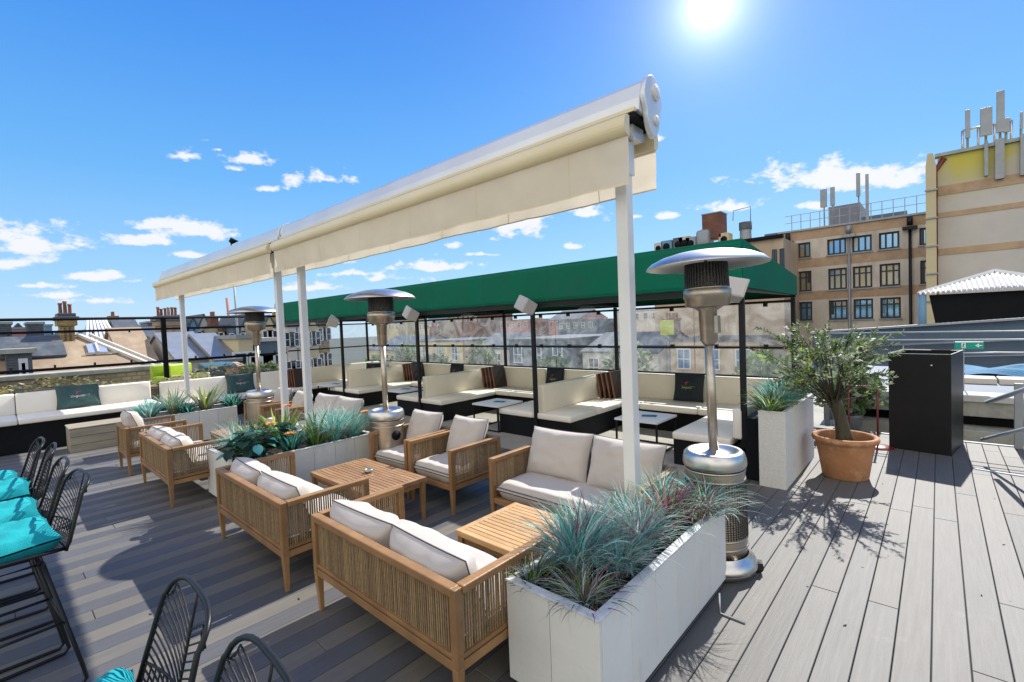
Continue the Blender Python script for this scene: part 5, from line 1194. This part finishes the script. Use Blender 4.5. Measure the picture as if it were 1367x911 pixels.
# ---- LEFT ROOFSCAPE
def stack(label, x, y, z0, z1, w, d, npots, m_='yellow_brick', ph=.6, seed=0):
    t = thing('chimney_stack', label, 'chimney', (x, y, z0), group=None); rnd = random.Random(seed)
    m = MB(); h = z1-z0; m.box(-d/2, d/2, -w/2, w/2, 0, h-.25); m.box(-d/2-.08, d/2+.08, -w/2-.08, w/2+.08, h-.45, h-.25); 
    for k in range(3): yy = -w/2+w*(k+.5)/3; m.box(d/2+.0, d/2+.05, yy-w*.09, yy+w*.09, h*.25, h-.5)
    m.build('stack', m_, t, .01)
    m = MB(); m.box(-d/2-.14, d/2+.14, -w/2-.14, w/2+.14, h-.249, h-.12); m.box(-d/2-.06, d/2+.06, -w/2-.06, w/2+.06, h-.119, h); m.build('cap', 'slate', t, .02)
    for k in range(npots):
        y_ = -w/2+w*(k+.5)/npots; hh = ph*rnd.uniform(.75, 1.15); r = min(.20, w/npots*.44); m = MB(); m.lathe([(r, 0), (r*.85, hh*.8), (r*1.12, hh*.85), (r*1.12, hh), (r*.8, hh), (r*.75, hh*.6)], 16, (rnd.uniform(-.05, .05), y_, h)); m.build('chimney_pot', 'pot' if rnd.random() < .75 else 'tan_plastic', t)
    return t
XP = -16.5
t = thing('stone_parapet', 'yellowish rubble stone parapet wall just beyond the left railing', 'wall'); a, b = at(0, 503, X=XP), at(214, 489, X=XP)
m = MB(); m.box(XP-.4, XP, -8, b.y+.3, -14, a.z-.12); m.build('wall', 'stone', t); m = MB(); m.box(XP-.5, XP+.08, -8, b.y+.35, a.z-.119, a.z); m.build('coping', 'concrete', t, .02)
XH = -21.
a = at(0, 463, X=XH); 
t = thing('mansard_house', 'brown rendered house roof with white dormer and skylight beyond the stone parapet', 'house', (0, 0, 0))
yl = at(-60, 470, X=XH).y; yr = at(118, 449, X=XH).y; ye = at(215, 505, X=XH).y; zt2 = at(100, 449, X=XH-1).z; zlow = -14
# sloping mansard facing the terrace
zbm = at(60, 505, X=XH).z
m = MB(); m.add([(XH, yl, zbm), (XH, ye, zbm), (XH-2.6, yr, zt2), (XH-2.6, yl, zt2), (XH-6, yr, zt2), (XH-6, yl, zt2), (XH-6, ye, zbm)], [(0, 1, 2, 3), (3, 2, 4, 5), (1, 6, 4, 2)]); m.build('mansard_slope', 'brown_render', t)
m = MB(); m.box(XH-6, XH+.02, yl, ye, -14, zbm-.001); m.build('wall', 'brown_render', t)
ysl = at(85, 460, X=XH-2).y; m = MB(); m.add([(XH-1.15, yl, zbm+(zt2-zbm)*.50), (XH-1.15, ysl, zbm+(zt2-zbm)*.50), (XH-2.62, ysl, zt2+.03), (XH-2.62, yl, zt2+.03)], [(0, 1, 2, 3)]); m.build('slate_band', 'slate', t, solid=.08)
m = MB(); m.bar((XH+.03, ye, zbm+.02), (XH-2.57, yr, zt2+.05), .14, .1); m.bar((XH+.03, ye+.3, zbm+.0), (XH-2.57, yr+.3, zt2+.05), .08, .1); m.build('white_verge', 'pale_wall', t)
def onslope(f, y): return Vector((XH-2.6*f+.03, y, zbm+(zt2-zbm)*f+.03))
y1_, y2_ = at(118, 468, X=XH-1.3).y, at(144, 468, X=XH-1.3).y
m = MB(); m.add([onslope(.50, y1_), onslope(.50, y2_), onslope(.74, y2_), onslope(.74, y1_)], [(0, 1, 2, 3)]); s = m.build('skylight', 'skylight', t, solid=.06)
m = MB(); m.bar(onslope(.5, (y1_+y2_)/2)+Vector((.05, 0, .05)), onslope(.74, (y1_+y2_)/2)+Vector((.05, 0, .05)), .06, .04); m.bar(onslope(.49, y1_-.1)+Vector((.05, 0, 0)), onslope(.49, y2_+.25)+Vector((.05, 0, 0)), .08, .06); m.build('frame', 'pale_wall', s)
# dormer
y1_, y2_ = at(8, 480, X=XH+.2).y, at(43, 480, X=XH+.2).y; zd1, zd0 = at(25, 472, X=XH+.2).z, zbm-.3
m = MB(); m.box(XH-1.8, XH+.2, y1_, y2_, zd0, zd1); d_ = m.build('dormer', 'slate', t); m = MB(); m.box(XH-1.9, XH+.35, y1_-.12, y2_+.12, zd1+.001, zd1+.14); m.build('dormer_roof', 'concrete', d_)
yc0, yc1 = y1_+.25, y2_-.1; m = MB(); q = XH+.21
for p_ in ((yc0, yc1, zd1-.3, zd1-.16), (yc0, yc1, zd0+.25, zd0+.36), (yc0, yc0+.14, zd0+.36, zd1-.3), (yc1-.14, yc1, zd0+.36, zd1-.3), (yc0+.14, yc1-.14, (zd0+zd1)/2-.02, (zd0+zd1)/2+.08)): m.box(q, q+.1, *p_)
w_ = m.build('sash_window', 'frame_white', d_); m = MB(); m.box(q+.01, q+.04, yc0+.1, yc1-.1, zd0+.3, zd1-.25); m.build('pane', 'pane_dark', w_)
def SX(px, py, X): p = at(px, py, X=X); return p
p = SX(96, 464, -23.7); q = SX(88, 419, -23.7); e1, e2 = SX(74, 440, -23.7).y, SX(103, 440, -23.7).y
stack('big yellow brick chimney stack with three terracotta pots at the left', -23.7, (e1+e2)/2, p.z-1, q.z, e2-e1-.2, .8, 3, ph=.46, seed=3)
p = SX(224, 470, -26); q = SX(222, 422, -26); e1, e2 = SX(208, 440, -26).y, SX(240, 440, -26).y
stack('wide chimney stack with a row of mixed pots beside the railing post', -26, (e1+e2)/2, p.z-6, q.z, e2-e1-.1, .8, 6, 'brown_render', .38, 6)
for (a, b, y1, y2, X, mt, nm, lb, ct) in [(-8, 16, 430, 470, -30, 'slate', 'roof_block', 'dark slate chimney block at the left picture edge', 'chimney'), (37, 59, 430, 470, -30, 'slate', 'roof_block', 'dark square chimney block left of the pots', 'chimney'), (16, 35, 437, 470, -34, 'pink_wall', 'flat_roof_building', 'pinkish building between two dark chimney blocks', 'building'), (60, 70, 433, 465, -36, 'blue_wall', 'flat_roof_building', 'pale blue sliver of building left of the big chimney', 'building'), (197, 208, 429, 460, -36, 'brick', 'flat_roof_building', 'small red block left of the wide chimney stack', 'building'), (190, 196, 433, 460, -35, 'blue_wall', 'flat_roof_building', 'small blue block beside the red one', 'building')]:
    A, B_ = at(a, 445, X=X), at(b, 445, X=X); zt3 = at((a+b)/2, y1, X=X).z
    t = thing(nm, lb, ct, (X, (A.y+B_.y)/2, 0)); w = (B_.y-A.y)/2; m = MB(); m.box(-2, 0, -w, w, -8, zt3-.1); m.build('wall', mt, t); m = MB(); m.box(-2.05, .06, -w-.05, w+.05, zt3-.099, zt3); m.build('cap', 'metal_grey', t)
# glass pitched roof
t = thing('glass_roof', 'pointed white glass roof lantern right of the big chimney', 'skylight'); X = -29; a, b, c_ = at(116, 447, X=X), at(156, 447, X=X), at(137, 425, X=X)
m = MB(); m.add([(X, a.y, a.z-.3), (X, b.y, a.z-.3), (X-1.5, (a.y+b.y)/2+.3, c_.z), (X-1.5, (a.y+b.y)/2-.3, c_.z), (X-3, a.y, a.z-.3), (X-3, b.y, a.z-.3)], [(0, 1, 2, 3), (5, 4, 3, 2), (4, 0, 3), (1, 5, 2)]); m.build('glazing', 'skylight', t)
m = MB(); 
for k in range(7): u = k/6; m.bar((X+.03, a.y+(b.y-a.y)*u, a.z-.3), (X-1.47, (a.y+b.y)/2-.3+.6*u, c_.z+.02), .09, .06)
m.build('glazing_bars', 'frame_white', t)
house('dark slate roofed building with low ridge right of the glass lantern', -34, -31, at(158, 445, X=-31).y, at(186, 445, X=-31).y, at(170, 443, X=-31).z, .55, 'slate', axis='y', chim=False, face='x', win=3)
house('brown house with grey roof below the wide chimney stack', -33, -26.6, at(205, 460, X=-26.6).y, at(250, 460, X=-26.6).y, at(225, 452, X=-26.6).z, .5, 'tan_wall', axis='y', win=2, chim=False)
house('long low tan roofed house right of the white verge', -28, -22.5, at(165, 470, X=-22.5).y, at(206, 470, X=-22.5).y, at(185, 482, X=-22.5).z, 1.2, 'pale_wall', 'brown_render', axis='y', win=1, chim=False)
house('pale grey roofed house behind the left awning post', -27, -21, at(236, 470, X=-21).y, at(285, 470, X=-21).y, at(260, 478, X=-21).z, .9, 'pale_wall', 'metal_grey', axis='y', win=2, chim=False)
house('white sloping roof between the awning post and the far heater', -26, -20, at(288, 470, X=-20).y, at(318, 470, X=-20).y, at(300, 480, X=-20).z, .9, 'cream_wall', 'metal_grey', axis='y', win=2, chim=False)
house('cream house left of the far heater pole', -25, -20, at(319, 470, X=-20).y, at(338, 470, X=-20).y, at(330, 452, X=-20).z, 0, 'cream_wall', 'metal_grey', win=1, chim=False)
house('blue grey flat roofed house right of the far heater pole', -25, -20, at(341, 470, X=-20).y, at(372, 470, X=-20).y, at(355, 456, X=-20).z, 0, 'blue_grey', 'pale_wall', win=2, chim=False)
cols = ['pink_wall', 'blue_wall', 'pale_wall', 'cream_wall', 'brick', 'blue_grey', 'pale_wall', 'tan_wall', 'cream_wall', 'pink_wall', 'grey_wall', 'pale_wall', 'cream_wall', 'yellow_brick']
names_ = {'pink_wall': 'pink', 'blue_wall': 'blue', 'pale_wall': 'off-white', 'cream_wall': 'cream', 'brick': 'red brick', 'blue_grey': 'slate grey', 'tan_wall': 'tan', 'grey_wall': 'grey', 'yellow_brick': 'yellow brick'}
ordn = ['first', 'second', 'third', 'fourth', 'fifth', 'sixth', 'seventh', 'eighth', 'ninth', 'tenth', 'eleventh', 'twelfth', 'thirteenth', 'fourteenth']
rr = random.Random(21)
for i in range(14):
    px = 238+i*14.5; X = -48-rr.random()*8; A, B_ = at(px, 440, X=X), at(px+14, 440, X=X)
    house('narrow %s house on the skyline, %s from the left awning post' % (names_[cols[i]], ordn[i]), X-8, X, A.y, B_.y-.15, at(px+7, 424+rr.uniform(-3, 4), X=X).z-.8, rr.choice([0, .9, 1.1]), cols[i], axis='x', win=2, chim=(i in (3, 9)), face='x', seed=i, group='narrow houses along the far street', pane='pane_dark', floors=2)
for i in range(8):
    px = -20+i*32; X = -62-rr.random()*15; A, B_ = at(px, 445, X=X), at(px+30, 445, X=X); c = cols[(i*3+2) % 14]
    house('distant %s terrace roofline at far left, %s from the picture edge' % (names_[c], ordn[i]), X-9, X, A.y, B_.y-.2, at(px+15, 445+rr.uniform(-3, 3), X=X).z-.4, 1.1, c, axis='x', win=4, chim=(i == 5), face='x', seed=i+40, group='distant terraces at far left')
# centre: street facades seen through the film, facing the terrace (-y side)
cc = [(-52, -44, 1.2, 2.0, 'tan_wall'), (-43.5, -36, 2.4, 0, 'cream_wall'), (-35.5, -29, 1.4, 1.8, 'pale_wall'), (-28.5, -22, 2.6, 0, 'blue_grey'), (-21.5, -15, 1.2, 1.8, 'pale_wall'), (-14.6, -8.6, 2.2, 0, 'tan_wall')]
for i, (x0_, x1_, ze, rs, c) in enumerate(cc):
    house('%s house across the gap seen through the film windows, %s from the left' % (names_[c], ordn[i]), x0_, x1_, 31+(i % 3)*1.2, 40, ze*.7-1.5, rs*.7, c, axis='x', face='y', win=3 if x1_-x0_ > 4 else 2, chim=(i % 2 == 0), seed=i+70, group='houses across the gap behind the canopy', floors=2, pane='pane_blue' if i % 2 else 'pane_dark')
for i in range(12):
    x = -150+i*13; c = cols[(i*5+3) % 14]
    house('far %s block on the horizon behind the canopy, %s from the left' % (names_[c], ordn[i]), x, x+11, 95+(i*7 % 20), 110+(i*7 % 20), rr.uniform(2, 5), rr.choice([0, 2.5]), c, axis='x', face='y', win=5, chim=False, seed=i+90, group='far blocks on the horizon')
# bins, lime chairs and mast
for px, w, mt, lb in [(287, .62, 'teal_plastic', 'slate blue wheeled bin, left one beside the far railing'), (297, .55, 'teal_plastic', 'slate blue wheeled bin, right one of two'), (308, .5, 'tan_plastic', 'tan box bin right of the blue bins')]:
    p = at(px, 508, X=-15.2); zt3 = at(px, 484, X=-15.2).z; t = thing('wheeled_bin', lb, 'bin', (p.x, p.y, p.z-.35), group='bins beyond the railing'); h = zt3-p.z+.35
    m = MB(); m.add([(-.24, -w*.4, .06), (.24, -w*.4, .06), (.24, w*.4, .06), (-.24, w*.4, .06), (-.3, -w/2, h*.86), (.3, -w/2, h*.86), (.3, w/2, h*.86), (-.3, w/2, h*.86)], [(0, 3, 2, 1), (4, 5, 6, 7), (0, 1, 5, 4), (1, 2, 6, 5), (2, 3, 7, 6), (3, 0, 4, 7)]); m.build('bin_body', mt, t, .02)
    m = MB(); m.prism([(-.33, h*.862), (.34, h*.862), (.30, h*.93), (-.2, h)], (0, -w/2-.02, 0), w+.04, (1, 0, 0), (0, 0, 1), (0, 1, 0)); m.build('lid', mt, t, .015); m = MB()
    for s in (-1, 1): m.tube([(-.2, s*w*.36, .08), (-.2, s*w*.44, .08)], .08, 14)
    m.build('wheels', 'rubber', t)
m = MB(); m.box(-16.4, -13.9, 2.0, 8.4, -.6, at(300, 511, X=-15.2).z-.35); tag(m.build('side_terrace', 'concrete'), kind='structure')
for i, (px, lb) in enumerate([(231, 'lime green tub armchair beyond the railing, left of the awning post'), (252, 'lime and cream tub armchair beyond the railing, right of the awning post')]):
    p = at(px, 508, X=-14.9); t = thing('tub_chair', lb, 'chair', (p.x, p.y, at(300, 511, X=-15.2).z-.35), R(100+i*25), group='lime tub chairs')
    m = MB(); m.box(-.36, .36, -.34, .34, .12, .46); m.build('seat', 'lime_plastic', t, .04, 3); m = MB(); m.box(-.38, .38, .20, .36, .47, 1.0); m.build('back', 'lime_plastic', t, .05, 3)
    for s in (-1, 1): m = MB(); m.box(min(s*.27, s*.38), max(s*.27, s*.38), -.34, .19, .47, .72); m.build('arm', 'lime_plastic' if i == 0 else 'cream_wall', t, .04, 3)
p0, p1 = at(319, 450, X=-40), at(308, 318, X=-40); t = thing('flag_mast', 'thin tall mast with a small furled flag rising behind the awning', 'mast', (-40, p0.y, p0.z)); m = MB(); m.tube([(0, 0, -8), (0, p1.y-p0.y, p1.z-p0.z)], [.12, .05], 8); m.build('pole', 'metal_grey', t)
m = MB(); d = Vector((0, p1.y-p0.y, p1.z-p0.z)); m.tube([d*.94, d*.97+Vector((.1, .15, 0)), d*1.0], [.05, .35, .05], 8); m.build('flag', 'black_matt', t)
p0, p1 = at(309, 425, X=-90), at(303, 398, X=-90); t = thing('crane', 'tiny pink crane jib on the skyline left of the mast', 'crane', tuple(p0)); m = MB(); m.tube([(0, 0, -10), tuple(p1-p0)], .25, 6); m.build('jib', 'pink_wall', t)
# ================================================================ WORLD
SUN_EL, SUN_AZ = R(44), R(-2)      # azimuth clockwise from +Y
w = bpy.data.worlds.new('World'); scene.world = w; w.use_nodes = True; nt = w.node_tree; L = nt.links; bg = nt.nodes['Background']
sky = N(nt, 'ShaderNodeTexSky'); sky.sky_type = 'NISHITA'; sky.sun_disc = False; sky.sun_elevation = SUN_EL; sky.sun_rotation = SUN_AZ; sky.air_density = 1.; sky.dust_density = .3; sky.ozone_density = 3.
tc = N(nt, 'ShaderNodeTexCoord')
def vm(op, a, b=None, out=0):
    n = nt.nodes.new('ShaderNodeVectorMath'); n.operation = op
    for i, x in enumerate((a, b)):
        if x is None: continue
        if isinstance(x, bpy.types.NodeSocket): L.new(x, n.inputs[i])
        else: n.inputs[i].default_value = x
    return n.outputs['Value'] if op in ('DOT_PRODUCT', 'LENGTH') else n.outputs[0]
def mt_(op, a, b=None, c=None, clamp=False):
    n = nt.nodes.new('ShaderNodeMath'); n.operation = op; n.use_clamp = clamp
    for i, x in enumerate((a, b, c)):
        if x is None: continue
        if isinstance(x, bpy.types.NodeSocket): L.new(x, n.inputs[i])
        else: n.inputs[i].default_value = x
    return n.outputs[0]
D = vm('NORMALIZE', tc.outputs['Generated'])
mp = N(nt, 'ShaderNodeMapping'); mp.inputs['Scale'].default_value = (1, 1, 1.9); L.new(D, mp.inputs[0])
nz = N(nt, 'ShaderNodeTexNoise', Scale=17, Detail=10, Roughness=.62); L.new(mp.outputs[0], nz.inputs['Vector'])
nf = mt_('SUBTRACT', nz.outputs['Fac'], .5)
nzb = N(nt, 'ShaderNodeTexNoise', Scale=55, Detail=6, Roughness=.6); L.new(mp.outputs[0], nzb.inputs['Vector'])
nf = mt_('MULTIPLY_ADD', mt_('SUBTRACT', nzb.outputs['Fac'], .5), .8, mt_('MULTIPLY', nf, 4.2))
# real cloud bank: (px, py, half width, half height, strength)
CL = [(249, 208, 36, 12, 1.), (277, 187, 14, 5, .7), (292, 200, 12, 5, .7), (338, 214, 34, 14, 1.), (318, 226, 16, 8, .8), (433, 240, 44, 14, 1.15), (357, 252, 26, 8, .9), (225, 301, 52, 10, 1.), (268, 310, 56, 14, 1.05), (183, 322, 37, 10, 1.05), (255, 342, 26, 7, .9), (30, 328, 66, 26, 1.15), (20, 352, 60, 18, 1.), (135, 369, 44, 10, 1.), (30, 382, 60, 8, .8), (200, 375, 60, 10, .6), (80, 395, 80, 10, .6), (130, 402, 60, 9, .6),
      (1117, 238, 98, 21, 1.3), (1140, 232, 60, 14, 1.1), (968, 276, 46, 12, 1.), (893, 288, 22, 8, .85), (698, 304, 52, 22, 1.05), (786, 286, 36, 14, 1.), (762, 329, 28, 7, .9), (606, 327, 18, 8, .8), (590, 358, 66, 10, .9), (430, 348, 42, 8, .9), (470, 366, 60, 7, .8), (845, 290, 22, 6, .7), (1085, 276, 26, 8, .8), (875, 186, 14, 12, .6), (520, 372, 90, 10, .6), (420, 385, 90, 9, .5), (640, 340, 60, 6, .6), (-120, 300, 120, 30, 1.), (1500, 260, 90, 20, 1.), (1480, 120, 80, 20, 1.)]
acc = None
for px, py, a, b, s in CL:
    c = ray(px, py).normalized(); foc = ray(px, py).length; rv = CR - c*CR.dot(c); rv.normalize(); uv = c.cross(rv); 
    if uv.z < 0: uv = -uv
    sx, sy = FPX*foc/a, FPX*foc/b
    diff = vm('SUBTRACT', D, tuple(c))
    u = vm('DOT_PRODUCT', diff, tuple(rv*sx)); v = vm('DOT_PRODUCT', diff, tuple(uv*sy))
    vneg = mt_('MINIMUM', v, 0.); v = mt_('ADD', v, mt_('MULTIPLY', vneg, .6))
    q = mt_('SQRT', mt_('ADD', mt_('MULTIPLY', u, u), mt_('MULTIPLY', v, v)))
    val = mt_('SUBTRACT', s*.93, q)
    acc = val if acc is None else mt_('MAXIMUM', acc, val)
fr_ = vm('DOT_PRODUCT', D, tuple(CF))
dens = mt_('ADD', acc, nf)
cm = N(nt, 'ShaderNodeMapRange'); cm.interpolation_type = 'SMOOTHSTEP'; cm.inputs[1].default_value = .0; cm.inputs[2].default_value = .62; L.new(dens, cm.inputs[0])
sep = N(nt, 'ShaderNodeSeparateXYZ'); L.new(D, sep.inputs[0])
hz = N(nt, 'ShaderNodeMapRange'); hz.inputs[1].default_value = -.02; hz.inputs[2].default_value = .30; hz.inputs[3].default_value = 1; hz.inputs[4].default_value = 0; L.new(sep.outputs[2], hz.inputs[0])
EXPO = .85; BGS = .11; KK = BGS*2**EXPO
def disp(r, g, b, k=1.): return tuple(x*k/KK for x in lin((r/255, g/255, b/255)))
cr = N(nt, 'ShaderNodeValToRGB'); el_ = cr.color_ramp; L.new(hz.outputs[0], cr.inputs[0])
stops = [(0, (44, 128, 238)), (.25, (70, 155, 247)), (.55, (106, 184, 252)), (.8, (154, 209, 253)), (1., (196, 226, 251))]
el_.elements[0].position = 0; el_.elements[1].position = 1
for p_, c_ in stops:
    e = el_.elements[0] if p_ == 0 else (el_.elements[-1] if p_ == 1. else el_.elements.new(p_)); e.color = (*[x*.1 for x in disp(*c_)], 1)
hz.inputs[2].default_value = .62; hz.inputs[1].default_value = -.01
rampc = vm('SCALE', cr.outputs[0]); rampc.node.inputs['Scale'].default_value = 10.
base = mix(nt, .14, rampc, sky.outputs[0])
CLC = disp(250, 251, 255, 1.0)
cl = mix(nt, mt_('MULTIPLY', cm.outputs[0], .93), base, CLC)
# broken white cloud cover, unseen, added behind the viewer as neutral fill light
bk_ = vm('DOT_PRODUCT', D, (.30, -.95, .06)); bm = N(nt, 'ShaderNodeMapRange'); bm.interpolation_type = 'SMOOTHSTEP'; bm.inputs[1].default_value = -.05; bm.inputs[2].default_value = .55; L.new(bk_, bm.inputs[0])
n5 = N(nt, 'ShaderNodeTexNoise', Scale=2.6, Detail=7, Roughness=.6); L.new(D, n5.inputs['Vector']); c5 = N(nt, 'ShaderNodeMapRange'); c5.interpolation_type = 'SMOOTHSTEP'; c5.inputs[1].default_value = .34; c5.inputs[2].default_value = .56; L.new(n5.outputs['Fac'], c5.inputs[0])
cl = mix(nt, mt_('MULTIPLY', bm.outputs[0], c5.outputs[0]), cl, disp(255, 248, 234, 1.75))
# sun and its aureole in the sky
sd = ray(948, 6).normalized(); dp = vm('DOT_PRODUCT', D, tuple(sd)); ang = mt_('ARCCOSINE', mt_('MINIMUM', dp, .99999))
g1 = mt_('EXPONENT', mt_('MULTIPLY', ang, -30.)); g2 = mt_('EXPONENT', mt_('MULTIPLY', ang, -6.))
disc = N(nt, 'ShaderNodeMapRange'); disc.interpolation_type = 'SMOOTHSTEP'; disc.inputs[1].default_value = .036; disc.inputs[2].default_value = .010; disc.inputs[3].default_value = 0; disc.inputs[4].default_value = 1; L.new(ang, disc.inputs[0])
glow = mt_('ADD', mt_('ADD', mt_('MULTIPLY', g1, 9.), mt_('MULTIPLY', g2, 1.2)), mt_('MULTIPLY', disc.outputs[0], 14.))
gc = vm('SCALE', (1., 1., .96)); gn = gc.node; L.new(glow, gn.inputs['Scale'])
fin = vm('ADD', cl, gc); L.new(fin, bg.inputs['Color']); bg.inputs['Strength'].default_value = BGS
w.cycles.sampling_method = 'AUTOMATIC'
sun = bpy.data.lights.new('sun', 'SUN'); sun.energy = 4.2; sun.angle = R(.53); sun.color = (1, .955, .88)
so = bpy.data.objects.new('sun', sun); col.objects.link(so)
sdir = Vector((math.sin(SUN_AZ)*math.cos(SUN_EL), math.cos(SUN_AZ)*math.cos(SUN_EL), math.sin(SUN_EL)))
so.rotation_euler = sdir.to_track_quat('Z', 'Y').to_euler(); so.location = (0, 10, 20)
vs_ = scene.view_settings; vs_.view_transform = 'Standard'; vs_.look = 'None'; vs_.exposure = EXPO; vs_.gamma = 1; vs_.use_curve_mapping = False
scene.render.engine = 'CYCLES'; scene.cycles.max_bounces = 8; scene.cycles.transparent_max_bounces = 24; scene.cycles.diffuse_bounces = 4; scene.cycles.glossy_bounces = 4
scene.render.resolution_x = 1024; scene.render.resolution_y = 682

p = at(890, 437, Y=9.2); t = thing('yellow_board', 'bright yellow board standing behind the film wall right of the near heater pole', 'board', (p.x, 9.2, -.22))
M['hi_yellow'] = mat('bright_yellow', (.62, .66, .03), (.5, .56, .03), .6)
m = MB(); m.box(-.14, .14, 0, .03, p.z+.22-.16, p.z+.22+.14); m.build('panel', 'hi_yellow', t, .005); m = MB(); m.box(-.02, .02, .031, .06, 0, p.z+.2); m.build('post', 'metal_grey', t)
